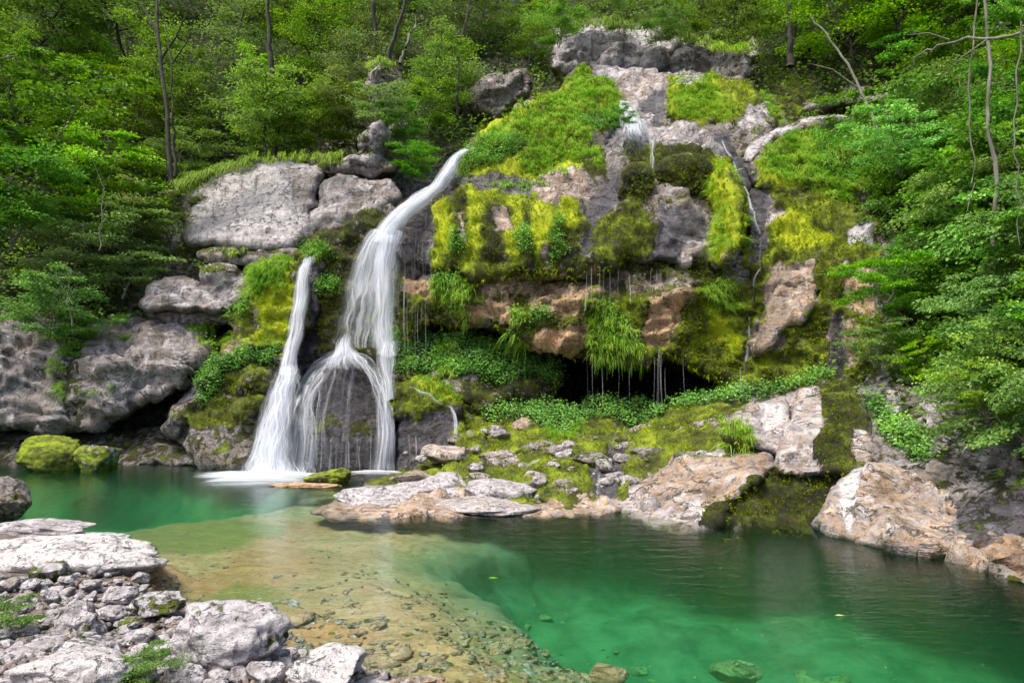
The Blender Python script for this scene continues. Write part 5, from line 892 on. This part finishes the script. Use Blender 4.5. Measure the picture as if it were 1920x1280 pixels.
# feature plants on the left
for k, (kd, i, x, y, dy, H, lb) in enumerate([
 ('small', 0, 500, 285, 3.5, 4.2, 'bright layered maple like tree above the white boulder'), ('small', 1, 590, 300, 2.5, 3.6, 'grey green bush at the edge above the white boulder'),
 ('small', 1, 190, 470, 3, 4.5, 'airy shrub with pale forked branches on the left slope'), ('shrub', 1, 250, 440, 3.2, 3.0, 'light green bushy shrub beside the white boulder'),
 ('bank', 0, 70, 330, 3, 4.6, 'yellow green tree at the left edge of the slope'), ('bank', 2, 20, 470, 3.5, 3.8, 'dark leafy tree at the left edge'),
 ('small', 2, 100, 560, 2.5, 4, 'grey green bush over the grey cliff'), ('bank', 1, 90, 640, 3, 2.4, 'leafy bush hanging over the grey cliff face'),
 ('bank', 2, 165, 690, 2.2, 1.9, 'fresh green bush hanging lowest on the grey cliff'), ('small', 2, 230, 560, 2.4, 3.6, 'pale bush between the grey cliff and the slanting boulder'),
 ('shrub', 2, 320, 480, 2.6, 2.6, 'feathery shrub left of the flat brown ledge'), ('shrub', 1, 350, 340, 2, 2.4, 'low bush at the top left corner of the white boulder'),
 ('small', 2, 665, 215, 3, 3.6, 'bush crowning the mossy pillar'), ('shrub', 2, 620, 250, 4, 2.4, 'small shrub beside the mossy pillar'),
 ('shrub', 0, 740, 290, 3, 2.2, 'dark bush in the gully right of the pillar'), ('shrub', 1, 800, 250, 3, 2.6, 'shadowed shrub at the head of the gully'),
 ('small', 0, 830, 190, 1, 3.4, 'small tree at the left foot of the crest'), ('shrub', 0, 770, 340, 3, 1.6, 'bush beside the lip of the main fall'),
 ('small', 1, 1000, 130, 1, 3.6, 'yellowish bush left of the pale cliff band'), ('shrub', 2, 1075, 60, 7, 2.2, 'twiggy bush on top of the pale cliff band'),
 ('shrub', 1, 1290, 80, 6, 2.4, 'green bush above the dark gap in the cliff band'), ('small', 0, 1400, 130, 3, 4.5, 'spreading tree over the right end of the cliff band'),
 ('shrub', 2, 700, 232, 6.5, 1.7, 'small bush leaning in front of the mossy pillar'), ('shrub', 1, 1170, 62, 8, 2.0, 'bush on the cliff band above its pale face'), ('shrub', 0, 1240, 82, 7.5, 1.8, 'leafy bush over the right part of the cliff band'), ('shrub', 0, 1048, 90, 8, 2.2, 'bush covering the left end of the cliff band'),
 ('shrub', 0, 1165, 245, 8.8, .9, 'small leafy bush tucked under the grassy ridge')]):
    plant(kd, i, x, y, SY(x, y)-dy, H, lb, 'bush' if kd == 'shrub' else 'tree')
# right bank foliage
r_ = np.random.RandomState(8); n_ = 0
bank_pts = [(x, y) for y in range(150, 860, 62) for x in range(1560, 2080, 78)]
for (x, y) in bank_pts:
    x += r_.uniform(-30, 30); y += r_.uniform(-25, 25); lim = 1690 if y < 260 else 1640 if y < 560 else 1665 if y < 720 else 1800 if y < 770 else 1840
    if x < lim or y > 840: continue
    Y = SY(x, y); Y -= .4+1.5*r_.uniform(); P = ray(x, y, Y)
    if y > 700: Y = min(Y, 13.8)
    H = (2.0+1.0*r_.uniform())*(.72 if y > 560 else 1)*(.85 if x < 1720 else 1); plant('bank' if r_.uniform() < .75 else 'small', n_, x, y+30, Y, H if r_.uniform() < .8 else H*1.2, 'dense green shrub among the leafy mass on the right bank', 'bush', 'shrubs massed on the right bank', lean=(r_.uniform(0, .4), -.25)); n_ += 1
for (x, y, Y, H, lb) in [(1655,590,17.5,1.8,'leafy shrub spilling over the ochre rock at the dome right edge'),(1640,690,17.2,1.3,'low shrub beside the black wet streak on the right'),(1690,330,20.5,2.0,'shrub with small white blossoms right of the grass slope'),(1850,790,12.5,1.1,'bright shrub hanging lowest over the right bank rocks')]:
    plant('bank' if H > 1.9 else 'shrub', 0 if H > 1.5 else 1, x, y, Y, H, lb, 'bush')
# the forest on the slope behind
r_ = np.random.RandomState(21); rows = [(330, -60, 700), (240, -120, 860), (150, -160, 1080), (60, -160, 2000), (-40, -160, 2000), (-150, -160, 2050), (-260, -160, 2050)]; n_ = 0
for (y, xa, xb) in rows:
    for x in np.arange(xa, xb, 150 if y > 0 else 118):
        px = x+r_.uniform(-40, 40); py = y+r_.uniform(-30, 30)
        if 980 < px < 1440 and py > 20: continue
        if py > 120 and px > 700 and py < 160 and px > 980: continue
        Y = SY(px, py)-.6; H = r_.uniform(5.5, 8.5) if y < 200 else r_.uniform(3.5, 5.5)
        if y < 0: H *= 1.2
        plant('forest', r_.randint(4), px, py, Y, H, 'broadleaf tree in the dense woods on the slope behind', 'tree', 'trees of the dense woods'); n_ += 1
for (x, y) in [(1480,120),(1560,110),(1640,150),(1720,120),(1800,90),(1890,60)]:
    plant('forest', n_ % 4, x, y, SY(x, y)-1, 6, 'broadleaf tree in the dense woods on the slope behind', 'tree', 'trees of the dense woods'); n_ += 1
# bare looking trunks that stand out
def trunk(name, pts, r0, label, m=BARK, cat='tree', br=(), group=None):
    P = np.array([ray(x, y, Y) for x, y, Y in pts]); t = np.linspace(0, len(P)-1, 16); Q = np.stack([np.interp(t, np.arange(len(P)), P[:, k]) for k in range(3)], -1); Q[1:-1] += R.normal(0, .03, (14, 3))
    o0 = Q[0].copy(); V, q = tube(Q-o0, r0*(1-.6*np.linspace(0, 1, 16)), 8); Vs, Fs = [V], [q]; b = len(V)
    for bp in br:
        P2 = np.array([ray(x, y, Y) for x, y, Y in bp]); v, f = tube(P2-o0, r0*.5*(1-.7*np.linspace(0, 1, len(P2))), 6); Vs.append(v); Fs.append(f+b); b += len(v)
    return tag(obj(name, mesh_np(name, np.concatenate(Vs), [np.concatenate(Fs)]), m, None, o0), label, cat, group)
trunk('tree', [(322,345,25.8),(318,290,26),(308,160,26.3),(296,60,26.6),(292,-60,27)], .11, 'tall dark trunk rising left of centre in the woods', br=[[(296,60,26.6),(265,10,26.8),(230,-40,27)], [(302,110,26.5),(330,70,26.2),(352,20,26)]])
trunk('tree', [(328,330,25.4),(326,260,25.5),(324,200,25.5),(322,120,25.6)], .06, 'slim forked trunk just right of the tall dark one', br=[[(322,120,25.6),(350,80,25.4),(368,25,25.4),(350,-20,25.4)], [(322,120,25.6),(312,60,25.8),(305,20,26)]])
trunk('tree', [(510,180,30),(506,90,30),(502,20,30),(500,-60,30)], .14, 'straight dark trunk with ferny moss at its foot')
trunk('tree', [(724,170,30),(728,110,30),(750,40,30),(765,-40,30)], .14, 'dark trunk leaning right behind the mossy pillar')
trunk('tree', [(750,120,31),(765,80,31),(790,15,31)], .1, 'thin grey trunk leaning right beside the dark leaning one', BARKP)
trunk('tree', [(857,218,30),(858,170,30),(860,110,30)], .07, 'short straight trunk left of the grey outcrop')
trunk('tree', [(698,0,32),(705,60,32),(700,120,32)], .12, 'dark trunk near the top centre left')
trunk('tree', [(1652,260,21),(1615,170,21.5),(1570,90,22),(1520,30,22.5)], .055, 'pale thin trunk leaning left over the upper ledges', BARKP, br=[[(1615,170,21.5),(1560,130,21.5),(1520,120,21.5)]])
trunk('tree', [(1482,125,29),(1480,60,29),(1478,0,29)], .16, 'dark trunk behind the right grass slope')
trunk('tree', [(1872,760,15.6),(1868,560,15.8),(1864,400,16),(1858,250,16.2),(1850,60,16.6),(1845,-60,16.8)], .07, 'pale lichen spotted trunk inside the right bank foliage', BARKP)
trunk('branch', [(1920,60,11.5),(1850,75,12),(1780,75,12.5),(1730,100,13),(1690,140,13.4)], .03, 'bare pale branch reaching in from the right edge', BARKP, 'branch', br=[[(1850,75,12),(1800,110,12.2),(1760,150,12.6)], [(1780,75,12.5),(1740,62,12.6),(1700,66,12.8)]])
trunk('vine', [(1835,-20,12.2),(1822,80,12.2),(1820,200,12.2),(1830,300,12.2),(1822,350,12.2),(1814,395,12.2)], .016, 'pale hanging vine in front of the right foliage', BARKP, 'vine')
trunk('vine', [(1915,40,11.4),(1908,150,11.4),(1904,280,11.4),(1912,360,11.4),(1912,460,11.4)], .016, 'pale hanging vine at the far right edge', BARKP, 'vine')
trunk('branch', [(135,610,19.5),(128,560,19.4),(135,520,19.3),(120,490,19.2)], .022, 'bleached dead twig above the grey cliff', BARKP, 'branch', br=[[(128,560,19.4),(105,575,19.3)], [(128,560,19.4),(150,525,19.2)]])
trunk('forked_branch', [(186,470,22),(190,400,22),(195,340,22),(230,280,22)], .022, 'pale forked stem of the airy shrub on the left', BARKP, 'branch', br=[[(193,350,22),(170,290,22),(150,250,22)], [(190,400,22),(215,360,22)]])
trunk('driftwood_stick', [(1780,1038,10.9),(1792,1042,10.8),(1800,1046,10.7)], .02, 'short bleached stick at the foot of the tan boulder', BARKP, 'stick')
# ------------------------------------------------------------------ scatter over the rock: leafy cover, grass, moss strands
SP = np.concatenate(SC_P); SN = np.concatenate(SC_N); SX = np.concatenate(SC_X); SA = np.concatenate(SC_A); SB = np.concatenate(SC_B)
# keep what faces the open side; local density is area based
def pick(prob, seed):
    r = np.random.RandomState(seed); n = r.poisson(np.clip(prob, 0, 40)); i = np.repeat(np.arange(len(prob)), n); return i, r
nf = fbm(SP, .9, 3, 9); PY_ = SX[:, 9]; PX_ = SX[:, 8]; inview = (PX_ > -60) & (PX_ < 1990) & (PY_ > -40) & (PY_ < 1100)
def herbs(sel, dens, name, label, mat, size=.075, high=.16, seed=1, kind='stuff', tmax=1):
    i, r = pick(sel*SA*dens*inview, seed); n = len(i); P = SP[i]+r.normal(0, .07, (n, 3)); N = SN[i]; h = r.uniform(.0, 1, n)[:, None]**.8*high*(.6+.8*np.clip(nf[i]+.5, 0, 1))[:, None]
    P = P+N*h*.6+np.array([0, 0, 1])*h*.8; D = r.normal(0, 1, (n, 3))*np.array([1, 1, .35])+np.array([0, -.5, .05]); NN = np.c_[r.normal(0, .5, n), r.normal(-.5, .5, n), np.ones(n)]
    L = size*r.uniform(.6, 1.4, n); t = np.clip(.5+nf[i]*.9+.25*(h[:, 0]/high-.5), 0, 1); T = np.c_[np.clip(t+r.normal(0, .15, n), 0, 1)*tmax, r.uniform(0, 1, n), t]
    return tag(obj(name, leaf_mesh(name, P, D, NN, L, L*.75, T, mat)), label, None, None, kind)
herb = sstep(.25, .7, SX[:, 6]+nf*.35); isH = SB == 'hillside'
herbs(herb*~isH, 1500, 'leafy_ground_cover', 'fresh green leafy ground cover on the shelf and ledges', HERB, .07, .2, 1)
herbs((isH & (SP[:, 2] > .6))*(.35+.65*(nf > -.1))*(1-sstep(.5, 1, SX[:, 4]))*(1-sstep(.3, .7, SX[:, 2])), 60, 'undergrowth', 'leafy undergrowth, coloured dark as shade, covering the wooded slope', UNDER, .17, .8, 2)
herbs(((~isH)*sstep(.55, .9, SX[:, 0])*(nf > .12))*(PY_ < 900), 22, 'small_wall_plants', 'scattered small leafy plants rooted in the moss', HERB, .055, .1, 3, tmax=.55)
def blades(sel, dens, name, label, mat, L0=.35, W0=.012, per=9, droop=1.0, seed=1, tb=0):
    i, r = pick(sel*SA*dens*inview, seed); n = len(i); i = np.repeat(i, per); cl = np.repeat(r.normal(0, .05, (n, 3)), per, 0); n = len(i)
    P = SP[i]+cl+r.normal(0, .018, (n, 3)); N = SN[i]; L = L0*r.uniform(.5, 1.2, n)[:, None]; d0 = N*.8+np.array([0, -.1, .7])+r.normal(0, .35, (n, 3)); d0 /= np.linalg.norm(d0, axis=1, keepdims=True)
    S_ = np.cross(d0, r.normal(0, 1, (n, 3))); S_ /= np.linalg.norm(S_, axis=1, keepdims=True); g_ = np.array([0, 0, -1.])
    rows = []; 
    for k, wv in enumerate((1, .8, .5, .08)):
        t = k/3; c = P+d0*L*t+g_*L*(t**2)*.95*droop+N*L*t*.15; rows += [c-S_*W0*wv, c+S_*W0*wv]
    V = np.stack(rows, 1).reshape(-1, 3); b = (np.arange(n)*8)[:, None]; q = np.concatenate([b+np.array([[0, 1, 3, 2]]), b+np.array([[2, 3, 5, 4]]), b+np.array([[4, 5, 7, 6]])])
    tb = np.asarray(tb)[i] if np.ndim(tb) else tb; T = np.clip(np.c_[.45+tb+nf[i]*.8+r.normal(0, .18, n), r.uniform(0, 1, n), r.uniform(0, 1, n)], 0, 1); me = mesh_np(name, V, [q], smooth=False); vattr(me, 'tint', np.repeat(T, 8, 0)); me.materials.append(mat)
    return tag(obj(name, me), label, None, None, 'stuff')
gr = sstep(.25, .75, SX[:, 7]+nf*.3)
blades(gr*~isH, 190, 'hanging_grass', 'long drooping grass on the ridge and rock edges', GRASS, .4, .008, 10, 1.0, 5)
blades((~isH)*sstep(.5, .8, SX[:, 0]+nf*.4)*(1-sstep(.9, 1.3, SX[:, 2])), 170, 'moss_tufts', 'short fuzzy moss strands on the wet rock', MOSSB, .085, .011, 7, .7, 6, (SX[:, 1]-.62)*.85)
blades((isH)*(nf > .05)*1., 6, 'slope_grass', 'thin grass among the trees', GRASS, .5, .015, 9, 1.0, 7, -.3)
# dry fringes over the pale boulder and along the cliff tops
def fringe(pts, n, name, label, L0=.5, seed=1, tb=.2):
    r = np.random.RandomState(seed); pts = np.array(pts, float); t = r.uniform(0, len(pts)-1, n); k = np.minimum(t.astype(int), len(pts)-2); f = (t-k)[:, None]; q = pts[k]*(1-f)+pts[k+1]*f
    global SP, SN, SA, nf, inview, SX; bak = (SP, SN, SA, nf, inview, SX); SP = ray(q[:, 0]+r.normal(0, 5, n), q[:, 1]+r.normal(0, 4, n), q[:, 2]+r.normal(0, .1, n)); SN = np.tile([0, -.8, .5], (n, 1)); SA = np.ones(n); nf = r.normal(0, .2, n); inview = np.ones(n); SX = np.zeros((n, 10))
    blades(np.ones(n), 1., name, label, GRASS, L0, .011, 10, 1.2, seed, tb); (SP, SN, SA, nf, inview, SX) = bak
fringe([(340,352,25.6),(370,335,25.6),(420,318,25.8),(480,300,26),(560,296,26.2),(640,296,26)], 260, 'grass_fringe', 'dry grass hanging over the top of the white boulder', .6, 31)
fringe([(1085,48,32),(1150,44,32),(1210,60,32),(1290,72,32),(1330,90,31)], 130, 'grass_fringe', 'dry grass fringe along the top of the cliff band', .8, 32, .3)
fringe([(1335,92,30),(1380,96,30),(1400,92,30)], 60, 'grass_fringe', 'grass over the brownish block at the crest', .7, 33)
fringe([(692,128,27.6),(715,116,27.6),(732,124,27.6)], 60, 'grass_fringe', 'reddish dry grass cap on the mossy pillar', .45, 34, .3)
fringe([(1130,235,26.8),(1080,215,27.2),(1060,230,27)], 60, 'grass_fringe', 'straw coloured grass hanging off the grassy ridge', .7, 35, .4)
for (x, y, s, lb) in ((15, 1200, .42, 'feathery green plant at the left edge of the shore stones'), (268, 1290, .34, 'small green plant growing between the bottom stones')):
    P = ground(x, y, .3); plant('shrub', 0, x, y, P[1], s*1.25, lb, 'plant', dz=-.06)
# white blossoms on the herbs, floating leaves
i, r = pick(herb*~isH*SA*9*inview*(PY_ > 600), 12); n = len(i)
i2, _ = pick(((PX_ > 1530)*(PX_ < 1600)*(PY_ > 260)*(PY_ < 350))*SA*10., 13); i = np.r_[i, i2]; n = len(i)
P = np.repeat(SP[i]+np.array([0, -.1, .2]), 4, 0)+r.normal(0, .02, (n*4, 3)); tag(obj('white_blossom', leaf_mesh('white_blossom', P, r.normal(0, 1, (n*4, 3)), np.tile([0, -.3, 1.], (n*4, 1))+r.normal(0, .2, (n*4, 3)), np.full(n*4, .035), np.full(n*4, .03), r.uniform(0, 1, (n*4, 3)), FLOWER)), 'tiny white blossoms dotted over the herbs', None, None, 'stuff')
fl = [leaf_mesh('floating_leaf', np.zeros((1, 3)), np.array([[1., 0, 0]]), np.array([[0, 0, 1.]]), np.array([.07]), np.array([.04]), np.array([[k, .8, .5]]), GRASS, .08) for k in (.9, .3)]
r = np.random.RandomState(77)
for k in range(70):
    py = 975+300*r.uniform()**1.1; px = r.uniform(700 if py < 1100 else 1000, 1900); P = ground(px, py, .012)
    if segdist(np.array([px]), np.array([py]), deep)[1][0] == False and r.uniform() < .8: continue
    o = obj('floating_leaf', fl[k % 2], None, None, P); o.rotation_euler = (0, 0, r.uniform(0, 6.28)); s = r.uniform(.2, .45); o.scale = (s, s, s); tag(o, 'tiny pale leaf floating on the emerald pool', 'leaf', 'tiny leaves floating on the pool')
for (x, y, s, lb) in ((915,1083,2.2,'thin whitish twig like leaf floating mid pool'),(1565,1153,1.8,'yellow brown leaf floating at the right of the pool')):
    o = obj('floating_leaf', fl[0 if s < 2 else 1], None, None, ground(x, y, .013)); o.scale = (s, s*.8, s); tag(o, lb, 'leaf')

LM = [(415,1190,'the largest boulder'),(128,1160,'the moss skirted stone'),(110,1270,'the broad white corner rock'),(88,1080,'the dark mossy rock'),(60,1030,'the long white slab'),(285,1140,'the low mossy rock'),(270,1260,'the small green plant'),(600,1270,'the wide knobbly rock'),(15,1180,'the feathery plant'),(240,1090,'the lone grey stone'),
 (760,1160,'the whitish pebbles'),(960,1230,'the brown shelf stones'),(1150,1250,'the pool shelf edge'),(550,1134,'the orange pool floor'),
 (310,100,'the tall dark trunk'),(70,250,'the yellow green left tree'),(500,200,'the maple like tree'),(715,120,'the mossy pillar'),(930,150,'the grey outcrop'),(1160,80,'the pale cliff band'),(1480,90,'the dark trunk on the right'),(1620,170,'the pale leaning trunk'),(1860,300,'the lichen spotted trunk'),(1690,330,'the white blossoms'),
 (1850,780,'the right bank rocks'),(1640,600,'the ochre rock'),(1740,480,'the middle of the bank foliage'),
 (715,600,'the main waterfall'),(820,860,'the peach coloured knob'),(1065,910,'the lime moss block'),(1150,690,'the cave mouth'),(1240,520,'the mossy dome lip'),(780,500,'the dark wet lip'),(650,780,'the dark domed rock'),(1000,900,'the small gully'),(1130,830,'the herb bank'),(1300,870,'the streaked slab'),(870,800,'the orange and green rock')]
ORD = ['first','second','third','fourth','fifth','sixth','seventh','eighth','ninth','tenth']+[f'{k}th' for k in range(11, 80)]
def uniq(group):
    os_ = [o for o in S.objects if o.get('group') == group and o.parent is None]; buckets = {}
    for o in os_:
        P = np.array(o.location); 
        if o.type == 'MESH' and abs(P).sum() < 1e-6: P = np.array(o.data.vertices[len(o.data.vertices)//2].co)
        px, py = topx(P); k = min(LM, key=lambda l: (l[0]-px)**2+(1.3*(l[1]-py))**2); dx, dy = px-k[0], py-k[1]
        rel = ('left of' if dx < 0 else 'right of') if abs(dx) > abs(dy) else ('below' if dy > 0 else 'above')
        lb = o['label'].split(' among ')[0].split(' in the dense')[0].split(' lying under')[0].split(' dripping')[0].split(' floating')[0]; lb = lb.replace('small whitish pebble on the shallow pool floor', 'whitish sunken pebble'); buckets.setdefault(f'{lb} {rel} {k[2]}', []).append((px, o))
    for lb, l in buckets.items():
        l.sort(key=lambda t: t[0])
        for i, (_, o) in enumerate(l): o['label'] = lb if len(l) == 1 else f'{lb}, {ORD[i]} from left' if len(l) > 1 else lb
LM += [(980,1100,'the shelf edge'),(1300,1100,'the pale bump in the pool'),(1600,1150,'the yellow brown leaf'),(1850,1200,'the right frame edge')]
for gname in {o.get('group') for o in S.objects if o.get('group') and o.parent is None}:
    if 'piece' not in str(gname) and not gname.startswith(('thin ', 'cave ', 'short ')): uniq(gname)
